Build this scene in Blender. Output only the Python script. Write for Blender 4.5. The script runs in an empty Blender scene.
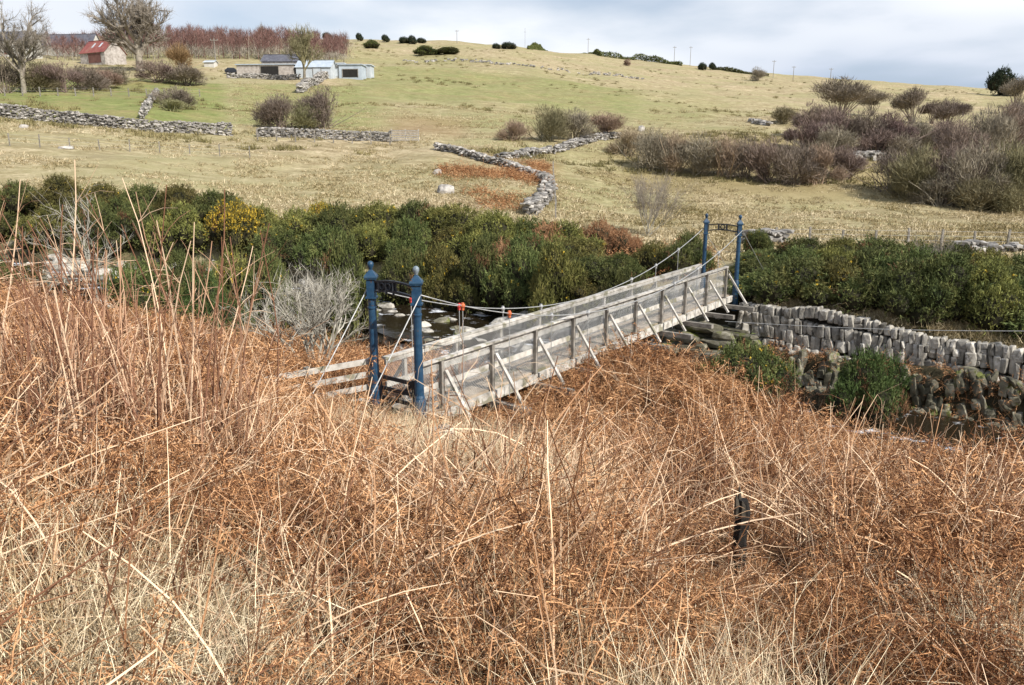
import bpy, bmesh, math
import numpy as np
from mathutils import Vector, Matrix
R = math.radians
sc = bpy.context.scene
COL = sc.collection
rng = np.random.default_rng(7)

# ------------------------------------------------------------------ camera geometry
F = 768.0; PITCH = R(13.2); EYE = np.array([0.0, 0.0, 5.0])
CP, SP = math.cos(PITCH), math.sin(PITCH)
def ray(px, py):
    xc = (px-512)/F; yc = (342.5-py)/F
    dy = CP+yc*SP
    return xc/dy, (-SP+yc*CP)/dy
def at(px, py, Y):
    u, s = ray(px, py)
    return np.array([u*Y, Y, 5+s*Y])

# ------------------------------------------------------------------ terrain
PROF = {
 -150:[(45,205),(60,165),(85,118),(105,102),(140,88),(200,72),(320,50),(450,36)],
 0:   [(45,205),(60,165),(85,120),(105,105),(140,88),(200,72),(320,50),(450,36)],
 130: [(45,215),(58,178),(90,129),(110,108),(150,85),(205,70),(320,50),(450,36)],
 250: [(44,230),(52,205),(75,165),(97,136),(140,105),(195,78),(260,60),(420,37)],
 420: [(40,250),(50,215),(78,165),(100,141),(150,108),(220,80),(320,55),(480,40)],
 512: [(36,268),(48,230),(60,196),(80,160),(105,138),(160,110),(240,80),(330,59),(520,46)],
 640: [(30,290),(40,258),(50,232),(65,206),(85,182),(110,142),(180,112),(260,90),(400,70),(560,61)],
 720: [(26,300),(33,262),(45,236),(70,206),(85,183),(108,142),(190,112),(300,90),(420,77),(540,69)],
 800: [(26,302),(32,268),(45,238),(70,208),(85,186),(112,142),(200,112),(330,90),(520,76)],
 900: [(23,325),(30,272),(45,240),(70,211),(85,190),(112,150),(200,118),(330,97),(480,85)],
 1024:[(20,362),(27,290),(42,246),(70,217),(85,198),(112,160),(200,124),(330,103),(450,92)],
 1200:[(18,400),(26,300),(42,250),(70,222),(85,204),(112,168),(200,130),(330,110),(450,98)],
}
NL, NU = 260, 121
LG = np.linspace(math.log(10), math.log(1500), NL)
pcs = sorted(PROF)
U_C = np.array([ray(p, 160)[0] for p in pcs])
tab = []
for p in pcs:
    pr = PROF[p]; Yl, pl = pr[-1]
    pr = [(10, pr[0][1]+ (160 if pr[0][0] < 28 else 60))] + pr + [(Yl*1.25, pl+5), (Yl*2, pl+40), (1500, pl+70)]
    ly = np.log([q[0] for q in pr]); sl = np.array([ray(512, q[1])[1] for q in pr])
    tab.append(np.interp(LG, ly, sl))
tab = np.array(tab)
UG = np.linspace(U_C[0], U_C[-1], NU)
T = np.stack([np.interp(UG, U_C, tab[:, j]) for j in range(NL)], 1)
def blur(a, ax, n):
    for _ in range(n):
        b = np.concatenate([a.take([0], ax), a, a.take([-1], ax)], ax)
        m = a.shape[ax]
        a = (b.take(range(0, m), ax)+2*b.take(range(1, m+1), ax)+b.take(range(2, m+2), ax))/4
    return a
T = blur(blur(T, 1, 5), 0, 12)
def bilin(u, ly):
    fu = np.clip((u-UG[0])/(UG[1]-UG[0]), 0, NU-1.001); fl = np.clip((ly-LG[0])/(LG[1]-LG[0]), 0, NL-1.001)
    i = fu.astype(int); j = fl.astype(int); a = fu-i; b = fl-j
    return (T[i, j]*(1-a)*(1-b)+T[i+1, j]*a*(1-b)+T[i, j+1]*(1-a)*b+T[i+1, j+1]*a*b)
# stream centre line: x, y, water level
STREAM = np.array([(60,-12,-3.0),(40,-1,-2.7),(17,15.9,-2.15),(13.4,18.4,-2.05),(10.3,20.9,-1.97),(6.3,23.9,-1.9),(2.5,26.3,-1.8),
                   (-1,29.5,-1.6),(-5,34,-1.35),(-14,38,-1.2),(-25,42,-1.0),(-60,55,-0.2),(-140,80,2.0)], float)
def stream_d(x, y):
    best = np.full(x.shape, 1e9); sd = np.zeros(x.shape); lv = np.zeros(x.shape)
    for a, b in zip(STREAM[:-1], STREAM[1:]):
        d = b[:2]-a[:2]; L2 = d@d
        t = np.clip(((x-a[0])*d[0]+(y-a[1])*d[1])/L2, 0, 1)
        qx = x-(a[0]+t*d[0]); qy = y-(a[1]+t*d[1])
        dist = np.hypot(qx, qy); side = np.where(d[0]*qy-d[1]*qx > 0, 1.0, -1.0)  # +: near bank
        m = dist < best
        best = np.where(m, dist, best); sd = np.where(m, dist*side, sd); lv = np.where(m, a[2]+t*(b[2]-a[2]), lv)
    return sd, lv
def sstep(a, b, x):
    if np.isscalar(a) and np.isscalar(b) and a > b: return 1-sstep(b, a, x)
    t = np.clip((x-a)/(b-a), 0, 1); return t*t*(3-2*t)
class VN:                                   # value noise on a lattice
    def __init__(s, seed):
        s.t = np.random.default_rng(seed).random((256, 256))
    def __call__(s, x, y):
        i = np.floor(x).astype(int); j = np.floor(y).astype(int); a = x-i; b = y-j
        a = a*a*(3-2*a); b = b*b*(3-2*b); t = s.t
        return (t[i%256, j%256]*(1-a)*(1-b)+t[(i+1)%256, j%256]*a*(1-b)+t[i%256, (j+1)%256]*(1-a)*b+t[(i+1)%256, (j+1)%256]*a*b)-.5
vn = VN(3)
def fbm(x, y, sc_, o=3):
    r = 0; a = 1.0; s = sc_
    for k in range(o):
        r = r+a*vn(x*s+17*k, y*s+5*k); a *= .5; s *= 2.1
    return r
def H(x, y):
    x = np.atleast_1d(np.asarray(x, float)); y = np.atleast_1d(np.asarray(y, float))
    sd, lv = stream_d(x, y)
    near = 3.4-.235*y-.1375*x+.0325*(np.sqrt(x*x+1)-1)
    near = near+1.35*np.exp(-((x-3.5)**2/7.5+(y-18.2)**2/9))-.4*sstep(6.5, 9, x)*sstep(13, 16.5, y)-.3*np.exp(-((x+.3)**2/5+(y-11.8)**2/4))
    near = near+fbm(x, y, .45)*.28*sstep(1.5, 5, np.hypot(x, y))
    near = np.maximum(near, -2.4)
    yc = np.maximum(y, 10)
    far = 5+bilin(x/yc, np.log(yc))*yc
    far = far+fbm(x, y, .12)*np.clip(yc-40, 0, 40)*.018+fbm(x+40, y, .03, 2)*np.clip(yc-90, 0, 200)*.012
    bed = lv-.35+fbm(x, y, 1.1)*.3
    wn = sstep(1.3, 4.2, sd); wf = sstep(1.5, 3.4+6*sstep(4, -4, x), -sd)
    fl_ = .50+.14*sstep(8, 14, x); ledge = fl_*sstep(1.25, 1.7, -sd)+(1-fl_)*sstep(2.45, 3.1, -sd)          # a shelf below the retaining wall
    k_ = sstep(3, 6, x); wf = wf*(1-k_)+ledge*k_
    z = np.where(sd > 0, bed+(near-bed)*wn, bed+(far-bed)*wf)
    return z
def h(x, y): return float(H(x, y)[0])
def gp(px, py, y0=2.0, y1=900.0):
    u, s = ray(px, py)
    Y = np.exp(np.linspace(math.log(y0), math.log(y1), 1500))
    g = H(u*Y, Y); below = np.nonzero(5+s*Y < g)[0]
    k = below[0] if len(below) else len(Y)-1
    return np.array([u*Y[k], Y[k], g[k]])
def pxat(px, Y, py=170):
    u, _ = ray(px, py); return np.array([u*Y, Y, h(u*Y, Y)])

# ------------------------------------------------------------------ mesh builder
class MB:
    def __init__(s): s.V = []; s.F = []; s.n = 0
    def add(s, v, f, m=0):
        v = np.asarray(v, float).reshape(-1, 3); f = np.asarray(f, int)
        s.V.append(v); s.F.append((f+s.n, m)); s.n += len(v); return s
    def mesh(s, name, mats, smooth=False):
        me = bpy.data.meshes.new(name)
        V = np.concatenate(s.V); me.vertices.add(len(V)); me.vertices.foreach_set('co', V.ravel())
        lv = np.concatenate([f.ravel() for f, m in s.F]); lt = np.concatenate([np.full(len(f), f.shape[1]) for f, m in s.F])
        mi = np.concatenate([np.full(len(f), m) for f, m in s.F])
        me.loops.add(len(lv)); me.loops.foreach_set('vertex_index', lv.astype(np.int32))
        me.polygons.add(len(lt)); me.polygons.foreach_set('loop_start', np.concatenate([[0], np.cumsum(lt)[:-1]]).astype(np.int32))
        me.polygons.foreach_set('material_index', mi.astype(np.int32))
        me.polygons.foreach_set('use_smooth', np.full(len(lt), smooth))
        me.update(calc_edges=True); me.validate()
        for m in (mats if isinstance(mats, (list, tuple)) else [mats]): me.materials.append(m)
        return me
    def obj(s, name, mats, parent=None, smooth=False, link=True):
        o = bpy.data.objects.new(name, s.mesh(name, mats, smooth))
        if link: COL.objects.link(o)
        if parent: o.parent = parent
        return o
QB = np.array([[0,3,2,1],[4,5,6,7],[0,1,5,4],[1,2,6,5],[2,3,7,6],[3,0,4,7]])
def nrm(v): v = np.asarray(v, float); return v/(np.linalg.norm(v, axis=-1, keepdims=True)+1e-12)
def beam(mb, p, q, w, t, up=(0,0,1), m=0):        # bar from p to q: w sideways, t along up
    p = np.asarray(p, float); q = np.asarray(q, float); d = nrm(q-p); up = np.asarray(up, float)
    if abs(d@up) > .95: up = np.array([1.0, 0, 0]) if len(up) else up
    s = nrm(np.cross(d, up)); k = nrm(np.cross(s, d)); c = []
    for e in (p, q):
        for a, b in ((-1,-1),(1,-1),(1,1),(-1,1)): c.append(e+s*a*w/2+k*b*t/2)
    mb.add(c, QB, m)
def box(mb, c, s, m=0):
    c = np.asarray(c, float); s = np.asarray(s, float)/2
    v = [c+s*np.array(k) for k in ((-1,-1,-1),(1,-1,-1),(1,1,-1),(-1,1,-1),(-1,-1,1),(1,-1,1),(1,1,1),(-1,1,1))]
    mb.add(v, QB, m)
def tube(mb, P, rad, n=6, m=0, cap=True):
    P = np.asarray(P, float); K = len(P); rad = np.broadcast_to(rad, (K,))
    d = nrm(np.gradient(P, axis=0)); ref = np.array([0,0,1.0]) if abs(d[0][2]) < .9 else np.array([1.0,0,0])
    s = nrm(np.cross(d, ref)); k = np.cross(s, d); a = np.arange(n)*2*math.pi/n
    v = P[:, None]+rad[:, None, None]*(np.cos(a)[None, :, None]*s[:, None]+np.sin(a)[None, :, None]*k[:, None])
    i = np.arange(K-1)[:, None]*n; j = np.arange(n)[None]; j2 = (j+1) % n
    f = np.stack([i+j, i+j2, i+n+j2, i+n+j], -1).reshape(-1, 4)
    mb.add(v, f, m)
    if cap:
        mb.F.append((np.array([[mb.n-K*n+q for q in range(n)][::-1]]), m)); mb.F.append((np.array([[mb.n-n+q for q in range(n)]]), m))
def lathe(mb, c, prof, n=14, m=0, square=False):
    if square: n = 4
    a = np.arange(n)*2*math.pi/n+(math.pi/4 if square else 0); K = len(prof)
    v = np.array([[(c[0]+r*math.cos(t), c[1]+r*math.sin(t), c[2]+z) for t in a] for r, z in prof])
    i = np.arange(K-1)[:, None]*n; j = np.arange(n)[None]; j2 = (j+1) % n
    mb.add(v, np.stack([i+j, i+j2, i+n+j2, i+n+j], -1).reshape(-1, 4), m)
    mb.F.append((np.array([[mb.n-n+q for q in range(n)]]), m))
def stalks(mb, B, D, L, r0, r1, bend, seg=3, n=3, m=0, wob=.06, g=None):
    """many thin tapering stems at once (n-sided, curved); bend = fall per unit length"""
    g = g or rng; N = len(B); B = np.asarray(B, float); D = nrm(D); L = np.broadcast_to(L, (N,)); r0 = np.broadcast_to(r0, (N,)); r1 = np.broadcast_to(r1, (N,)); bend = np.broadcast_to(bend, (N,))
    P = [B]; d = D.copy(); Ds = [D]
    for k in range(seg):
        d = nrm(d+np.stack([np.zeros(N), np.zeros(N), -bend/seg], 1)+g.normal(0, wob, (N, 3)))
        P.append(P[-1]+d*(L/seg)[:, None]); Ds.append(d)
    P = np.stack(P, 1); Dd = np.stack(Ds, 1); K = seg+1
    ref = nrm(g.normal(0, 1, (N, 1, 3))); s = nrm(np.cross(Dd, ref)); k2 = np.cross(s, Dd)
    rr = r0[:, None]+(r1-r0)[:, None]*np.linspace(0, 1, K)[None]
    if n == 2: offs = (1, -1)
    v = []
    for q in range(n):
        a = q*2*math.pi/n
        v.append(P+rr[..., None]*(math.cos(a)*s+math.sin(a)*k2))
    v = np.stack(v, 2)                                     # N,K,n,3
    base = np.arange(N)[:, None, None]*K*n; i = np.arange(seg)[None, :, None]*n
    nn = n if n > 2 else 1
    j = np.arange(nn)[None, None]; j2 = (j+1) % n
    mb.add(v, np.stack([base+i+j, base+i+j2, base+i+n+j2, base+i+n+j], -1).reshape(-1, 4), m)
    return P, Dd
def slivers(mb, B, D, L, w, m=0, g=None):                 # flat pointed leaves / twigs
    g = g or rng; N = len(B); D = nrm(D); s = nrm(np.cross(D, g.normal(0, 1, (N, 3))))
    L = np.broadcast_to(L, (N,))[:, None]; w = np.broadcast_to(w, (N,))[:, None]
    v = np.stack([B-s*w/2, B+s*w/2, B+D*L], 1)
    mb.add(v, np.arange(N*3).reshape(-1, 3), m)
def ico(sub):
    bm = bmesh.new(); bmesh.ops.create_icosphere(bm, subdivisions=sub, radius=1)
    v = np.array([q.co[:] for q in bm.verts]); f = np.array([[q.index for q in p.verts] for p in bm.faces]); bm.free(); return v, f
ICO = {k: ico(k) for k in (1, 2, 3, 4)}
def stone(mb, c, size, rotz=0.0, tilt=None, sub=2, p=.55, g=None, rough=.1, m=0, lim=(.7, 1.05)):
    """a blocky rounded stone: superquadric with knocked-off planes"""
    g = g or rng; v, f = ICO[sub]
    w = np.sign(v)*np.abs(v)**p
    for _ in range(5):
        n = nrm(g.normal(0, 1, 3)); dd = w@n; lm = g.uniform(*lim)
        w = w-np.clip(dd-lm, 0, None)[:, None]*n*.9
    w = w+nrm(w)*(g.normal(0, rough*.35, (len(w), 1)))
    w = w*np.asarray(size)/2
    if tilt is not None:
        cx, sx = math.cos(tilt), math.sin(tilt); w = np.stack([w[:,0]*cx-w[:,2]*sx, w[:,1], w[:,0]*sx+w[:,2]*cx], 1)
    cz, sz = math.cos(rotz), math.sin(rotz)
    w = np.stack([w[:,0]*cz-w[:,1]*sz, w[:,0]*sz+w[:,1]*cz, w[:,2]], 1)
    mb.add(w+np.asarray(c), f, m)

# ------------------------------------------------------------------ object tagging
def tag(o, label=None, cat=None, group=None, kind=None):
    if label: o['label'] = label
    if cat: o['category'] = cat
    if group: o['group'] = group
    if kind: o['kind'] = kind
    return o
def empty(name, loc, rz=0.0):
    o = bpy.data.objects.new(name, None); COL.objects.link(o); o.location = loc; o.rotation_euler = (0, 0, rz); o.empty_display_size = .2
    return o
def copy_tree(o, parent=None):
    c = o.copy(); COL.objects.link(c); c.parent = parent
    for ch in list(o.children): copy_tree(ch, c)
    return c
ORD = 'first second third fourth fifth sixth seventh eighth ninth tenth eleventh twelfth thirteenth fourteenth fifteenth sixteenth seventeenth eighteenth nineteenth twentieth'.split()

# ------------------------------------------------------------------ materials
class NT:
    def __init__(s, nt): s.nt = nt; s.N = nt.nodes; s.L = nt.links
    def n(s, t, **kw):
        o = s.N.new(t)
        for k, v in kw.items(): setattr(o, k, v)
        return o
    def link(s, a, b): s.L.new(a, b)
    def noise(s, vec, scale, detail=4, rough=.6):
        o = s.n('ShaderNodeTexNoise'); o.inputs['Scale'].default_value = scale; o.inputs['Detail'].default_value = detail; o.inputs['Roughness'].default_value = rough
        s.link(vec, o.inputs['Vector']); return o.outputs['Fac']
    def ramp(s, fac, stops):
        o = s.n('ShaderNodeValToRGB'); e = o.color_ramp.elements
        while len(e) < len(stops): e.new(.5)
        for k, (p, c) in zip(e, stops): k.position = p; k.color = (*c, 1) if len(c) == 3 else c
        s.link(fac, o.inputs['Fac']); return o.outputs['Color']
    def mix(s, fac, a, b, mode='MIX'):
        o = s.n('ShaderNodeMix', data_type='RGBA', blend_type=mode)
        for v, i in ((fac, 0), (a, 6), (b, 7)):
            if isinstance(v, (int, float)): o.inputs[i].default_value = v
            elif isinstance(v, tuple): o.inputs[i].default_value = (*v, 1)
            else: s.link(v, o.inputs[i])
        return o.outputs[2]
    def math(s, op, a, b=None, c=None):
        o = s.n('ShaderNodeMath', operation=op)
        for v, i in ((a, 0), (b, 1), (c, 2)):
            if v is None: continue
            if isinstance(v, (int, float)): o.inputs[i].default_value = v
            else: s.link(v, o.inputs[i])
        return o.outputs[0]
    def attr(s, name): return s.n('ShaderNodeAttribute', attribute_name=name).outputs['Fac']
def newmat(name):
    m = bpy.data.materials.new(name); m.use_nodes = True; t = NT(m.node_tree)
    return m, t, m.node_tree.nodes['Principled BSDF']
def mk(name, stops, scale=4, rough=.85, island=0.0, orand=0.0, bump=0.0, bscale=30, spec=.25, world=False, metal=0.0, trans=0.0, detail=5, zstretch=None, huevar=0.0, lichen=None):
    m, t, b = newmat(name)
    geo = t.n('ShaderNodeNewGeometry'); tc = t.n('ShaderNodeTexCoord'); oi = t.n('ShaderNodeObjectInfo')
    vec = geo.outputs['Position'] if world else tc.outputs['Object']
    if zstretch:
        mp = t.n('ShaderNodeMapping'); mp.inputs['Scale'].default_value = zstretch; t.link(vec, mp.inputs['Vector']); vec = mp.outputs[0]
    fac = t.noise(vec, scale, detail)
    pass
    if huevar:
        fac = t.math('ADD', fac, t.math('MULTIPLY', t.math('SUBTRACT', geo.outputs['Random Per Island'], .5), huevar))
    pass
    col = t.ramp(fac, [(.3+.4*i/max(1, len(stops)-1), c) for i, c in enumerate(stops)])
    if lichen:
        lf = t.noise(vec, lichen[0], 3); mask = t.ramp(lf, [(lichen[1], (0,0,0)), (lichen[1]+.06, (1,1,1))]); col = t.mix(mask, col, lichen[2])
    if island: 
        v = t.math('MULTIPLY_ADD', geo.outputs['Random Per Island'], 2*island, 1-island)
        hs = t.n('ShaderNodeHueSaturation'); t.link(v, hs.inputs['Value']); t.link(col, hs.inputs['Color']); col = hs.outputs[0]
    if orand:
        hs = t.n('ShaderNodeHueSaturation'); t.link(t.math('MULTIPLY_ADD', oi.outputs['Random'], 2*orand, 1-orand), hs.inputs['Value'])
        t.link(t.math('MULTIPLY_ADD', oi.outputs['Random'], .04, .48), hs.inputs['Hue']); t.link(col, hs.inputs['Color']); col = hs.outputs[0]
    t.link(col, b.inputs['Base Color']); b.inputs['Roughness'].default_value = rough; b.inputs['Metallic'].default_value = metal
    b.inputs['Specular IOR Level'].default_value = spec
    if trans: 
        tr = t.n('ShaderNodeBsdfTranslucent'); t.link(col, tr.inputs['Color']); ms = t.n('ShaderNodeMixShader'); ms.inputs[0].default_value = trans
        t.link(b.outputs[0], ms.inputs[1]); t.link(tr.outputs[0], ms.inputs[2]); t.link(ms.outputs[0], t.N['Material Output'].inputs[0])
    if bump:
        bp = t.n('ShaderNodeBump'); bp.inputs['Strength'].default_value = bump; bp.inputs['Distance'].default_value = .02
        t.link(t.noise(vec, bscale, 6, .7), bp.inputs['Height']); t.link(bp.outputs[0], b.inputs['Normal'])
    return m
M = {}
M['stone'] = mk('grey_lichen_stone', [(.11,.10,.083),(.33,.305,.26),(.50,.47,.41)], 3.5, .9, island=.4, bump=.9, bscale=11, lichen=(5, .6, (.44,.42,.385)))
M['fieldstone'] = mk('field_wall_stone', [(.09,.084,.075),(.27,.25,.225),(.44,.415,.375)], 1.5, .9, island=.5, bump=.4, bscale=6)
M['mossstone'] = mk('mossy_stone', [(.04,.038,.027),(.14,.128,.088),(.27,.25,.20)], 3, .9, island=.35, bump=.6, bscale=12, lichen=(2.2, .56, (.11,.12,.035)))
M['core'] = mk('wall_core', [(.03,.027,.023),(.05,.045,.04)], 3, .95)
M['wood'] = mk('weathered_wood', [(.20,.18,.15),(.44,.41,.36),(.58,.55,.50)], 5, .85, lichen=(2.2, .56, (.23,.215,.155)), island=.24, bump=.35, bscale=18, zstretch=(1,1,1))
M['deckwood'] = mk('deck_boards', [(.19,.15,.11),(.34,.275,.205),(.44,.37,.285)], 4, .85, lichen=(1.8, .57, (.16,.145,.09)), island=.25, bump=.35, bscale=18)
M['oldwood'] = mk('old_grey_timber', [(.10,.09,.075),(.22,.20,.17),(.34,.31,.27)], 5, .9, island=.25, bump=.5, bscale=14)
M['blue'] = mk('blue_paint', [(.009,.034,.072),(.014,.053,.105),(.03,.075,.125)], 7, .42, spec=.5, bump=.12, bscale=25, lichen=(9, .62, (.075,.045,.03)))
M['finial'] = mk('reflection_tinted_paint', [(.09,.13,.16),(.26,.30,.32)], 16, .5, spec=.5)  # pale reflection on the ball, painted into its colour
M['blackpaint'] = mk('black_paint', [(.012,.015,.02),(.035,.04,.048)], 9, .5, spec=.4)
M['steel'] = mk('galvanised_steel', [(.30,.30,.29),(.5,.5,.48)], 12, .5, spec=.5, metal=.3)
M['wire'] = mk('wire_mesh', [(.36,.36,.35),(.52,.52,.5)], 12, .5)
M['orange'] = mk('orange_clip', [(.42,.10,.04),(.6,.17,.07)], 20, .6)
M['redclip'] = mk('red_clip', [(.5,.05,.04),(.62,.08,.07)], 20, .6)
# ================================================================== GROUND
def ground():
    ys = np.concatenate([np.linspace(-14, 1, 18)[:-1], np.linspace(1, 44, 190)[:-1], np.exp(np.linspace(math.log(44), math.log(1400), 190))])
    us = np.linspace(-1.25, 1.25, 300)
    X = us[None]*(np.abs(ys)+14)[:, None]; Y = np.repeat(ys[:, None], len(us), 1)
    x = X.ravel(); y = Y.ravel(); z = H(x, y)
    mb = MB(); i = np.arange(len(ys)-1)[:, None]*len(us); j = np.arange(len(us)-1)[None]
    mb.add(np.stack([x, y, z], 1), np.stack([i+j, i+j+1, i+len(us)+j+1, i+len(us)+j], -1).reshape(-1, 4))
    sd, lv = stream_d(x, y)
    px = 512+F*x/np.maximum(y, 1)*.985                       # azimuth, used only to lay the fields out on the hill
    n1 = fbm(x, y, .05)*14
    def band(v, a, b, e): return sstep(a-e, a+e, v)*(1-sstep(b-e, b+e, v))
    yn = y+n1
    g = band(px, -900, 245, 12)*band(y, 91+np.clip((px-0)/250*8, -10, 10), 178, 3)*1.0
    g = np.maximum(g, band(px, 240, 390, 25)*band(yn, 106, 188, 4)*.75)
    g = np.maximum(g, band(px, 365, 640, 30)*band(yn, 168, 262, 10)*.75)
    g = np.maximum(g, band(px, 420, 720, 60)*band(yn, 120, 300, 20)*(.33+.5*fbm(x, y, .02)))
    g = np.maximum(g, band(px, 520, 690, 25)*band(yn, 62, 96, 6)*.35)
    g = np.maximum(g, band(px, 130, 480, 40)*band(yn, 262, 330, 15)*.4)
    red = band(px+n1*2.2, 440, 545, 20)*band(y+n1*.35, 48, 84, 7)*.75*sstep(-.22, .22, fbm(x+9, y, .11)+.02)
    red = np.maximum(red, band(px, 395, 470, 15)*band(y, 108, 132, 6)*.35)
    red = np.maximum(red, band(px, 580, 700, 20)*band(y, 31, 42, 3)*.7)
    near = sstep(-3.5, 1.0, sd)
    gorge = np.clip(1-np.abs(sd)/np.where(sd > 0, 4, 5.5), 0, 1)
    scrub = band(px+n1*2, 615, 1300, 30)*band(y, 76, 118, 6)*.7
    me = mb.mesh('ground', [])
    for nme, a in (('green', g), ('red', red), ('near', near), ('gorge', gorge), ('scrub', scrub)):
        at_ = me.attributes.new(nme, 'FLOAT', 'POINT'); at_.data.foreach_set('value', np.clip(a, 0, 1).astype(np.float32))
    me.polygons.foreach_set('use_smooth', np.ones(len(me.polygons), bool))
    m, t, b = newmat('hill_pasture'); P = t.n('ShaderNodeNewGeometry').outputs['Position']
    nA = t.noise(P, .05, 6, .65); nB = t.noise(P, .5, 6, .7); nC = t.noise(P, 2.2, 5, .75)
    straw = t.mix(t.ramp(nB, [(.36, (0,0,0)), (.64, (1,1,1))]), (.29,.22,.125), (.57,.47,.305))
    straw = t.mix(t.ramp(nC, [(.36, (.75,.75,.75)), (.56, (0,0,0))]), straw, (.20,.16,.075))
    straw = t.mix(t.ramp(nA, [(.40, (0,0,0)), (.60, (.75,.75,.75))]), straw, (.30,.275,.135))
    grass = t.mix(t.ramp(nB, [(.3, (0,0,0)), (.7, (1,1,1))]), (.135,.165,.046), (.30,.31,.118))
    grass = t.mix(t.ramp(t.noise(P, .13, 5, .7), [(.45, (0,0,0)), (.66, (.6,.6,.6))]), grass, (.34,.26,.125))
    redc = t.mix(nC, (.12,.055,.025), (.32,.165,.075))
    litter = t.mix(nC, (.045,.025,.012), (.16,.085,.04))
    wet = t.mix(t.noise(P, 1.5, 5, .7), (.022,.018,.012), (.085,.072,.04))
    scr = t.mix(nB, (.18,.14,.065), (.36,.28,.14))
    grass = t.mix(t.ramp(nC, [(.36, (.5,.5,.5)), (.56, (0,0,0))]), grass, (.12,.125,.04)); c = t.mix(t.attr('green'), straw, grass)
    mpt = t.n('ShaderNodeMapping'); mpt.inputs['Scale'].default_value = (.018, .11, .11); mpt.inputs['Rotation'].default_value = (0, 0, .12); t.link(P, mpt.inputs[0])
    c = t.mix(t.ramp(t.noise(mpt.outputs[0], 1.0, 6, .7), [(.47, (0,0,0)), (.50, (.6,.6,.6)), (.53, (0,0,0))]), c, (.21,.165,.085))
    c = t.mix(t.attr('scrub'), c, scr)
    c = t.mix(t.attr('red'), c, redc); c = t.mix(t.attr('near'), c, litter)
    c = t.mix(t.ramp(t.attr('gorge'), [(.1, (0,0,0)), (.45, (1,1,1))]), c, wet)
    t.link(c, b.inputs['Base Color']); b.inputs['Roughness'].default_value = .95; b.inputs['Specular IOR Level'].default_value = .1
    bp = t.n('ShaderNodeBump'); bp.inputs['Strength'].default_value = .7; bp.inputs['Distance'].default_value = .25
    t.link(t.math('ADD', t.noise(P, 1.1, 8, .75), t.math('MULTIPLY', t.noise(P, .2, 4), 2.0)), bp.inputs['Height']); t.link(bp.outputs[0], b.inputs['Normal'])
    me.materials.append(m)
    o = bpy.data.objects.new('ground', me); COL.objects.link(o); tag(o, kind='structure')
ground()

# ------------------------------------------------------------------ stream water
def water():
    pts = []; 
    for a, b in zip(STREAM[:-1], STREAM[1:]):
        n = max(2, int(np.hypot(*(b-a)[:2])/.5))
        for k in range(n): pts.append(a+(b-a)*k/n)
    P = np.array(pts); 
    for _ in range(6): P[1:-1] = (P[:-2]+2*P[1:-1]+P[2:])/4
    d = nrm(np.gradient(P[:, :2], axis=0)); nn = np.stack([-d[:, 1], d[:, 0]], 1)
    W = np.linspace(-3.2, 3.2, 17); V = []
    for w in W: V.append(np.column_stack([P[:, :2]+nn*w, P[:, 2]+.02*np.sin(P[:, 0]*2+w*3)]))
    V = np.stack(V, 1).reshape(-1, 3); i = np.arange(len(P)-1)[:, None]*17; j = np.arange(16)[None]
    mb = MB(); mb.add(V, np.stack([i+j, i+17+j, i+17+j+1, i+j+1], -1).reshape(-1, 4))
    m, t, b = newmat('peaty_water'); Po = t.n('ShaderNodeNewGeometry').outputs['Position']
    mp = t.n('ShaderNodeMapping'); mp.inputs['Scale'].default_value = (1, 1.8, 1); mp.inputs['Rotation'].default_value = (0, 0, .65); t.link(Po, mp.inputs[0])
    foam = t.ramp(t.noise(mp.outputs[0], .75, 7, .72), [(.57, (0,0,0)), (.65, (1,1,1))])
    c = t.mix(foam, (.018,.013,.007), (.75,.77,.8)); t.link(c, b.inputs['Base Color'])
    t.link(t.math('MULTIPLY_ADD', foam, .6, .07), b.inputs['Roughness']); b.inputs['Specular IOR Level'].default_value = .35
    bp = t.n('ShaderNodeBump'); bp.inputs['Strength'].default_value = .35; bp.inputs['Distance'].default_value = .04
    t.link(t.noise(mp.outputs[0], 3.0, 5, .6), bp.inputs['Height']); t.link(bp.outputs[0], b.inputs['Normal'])
    tag(mb.obj('stream_water', m, smooth=True), kind='structure')
water()

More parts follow.
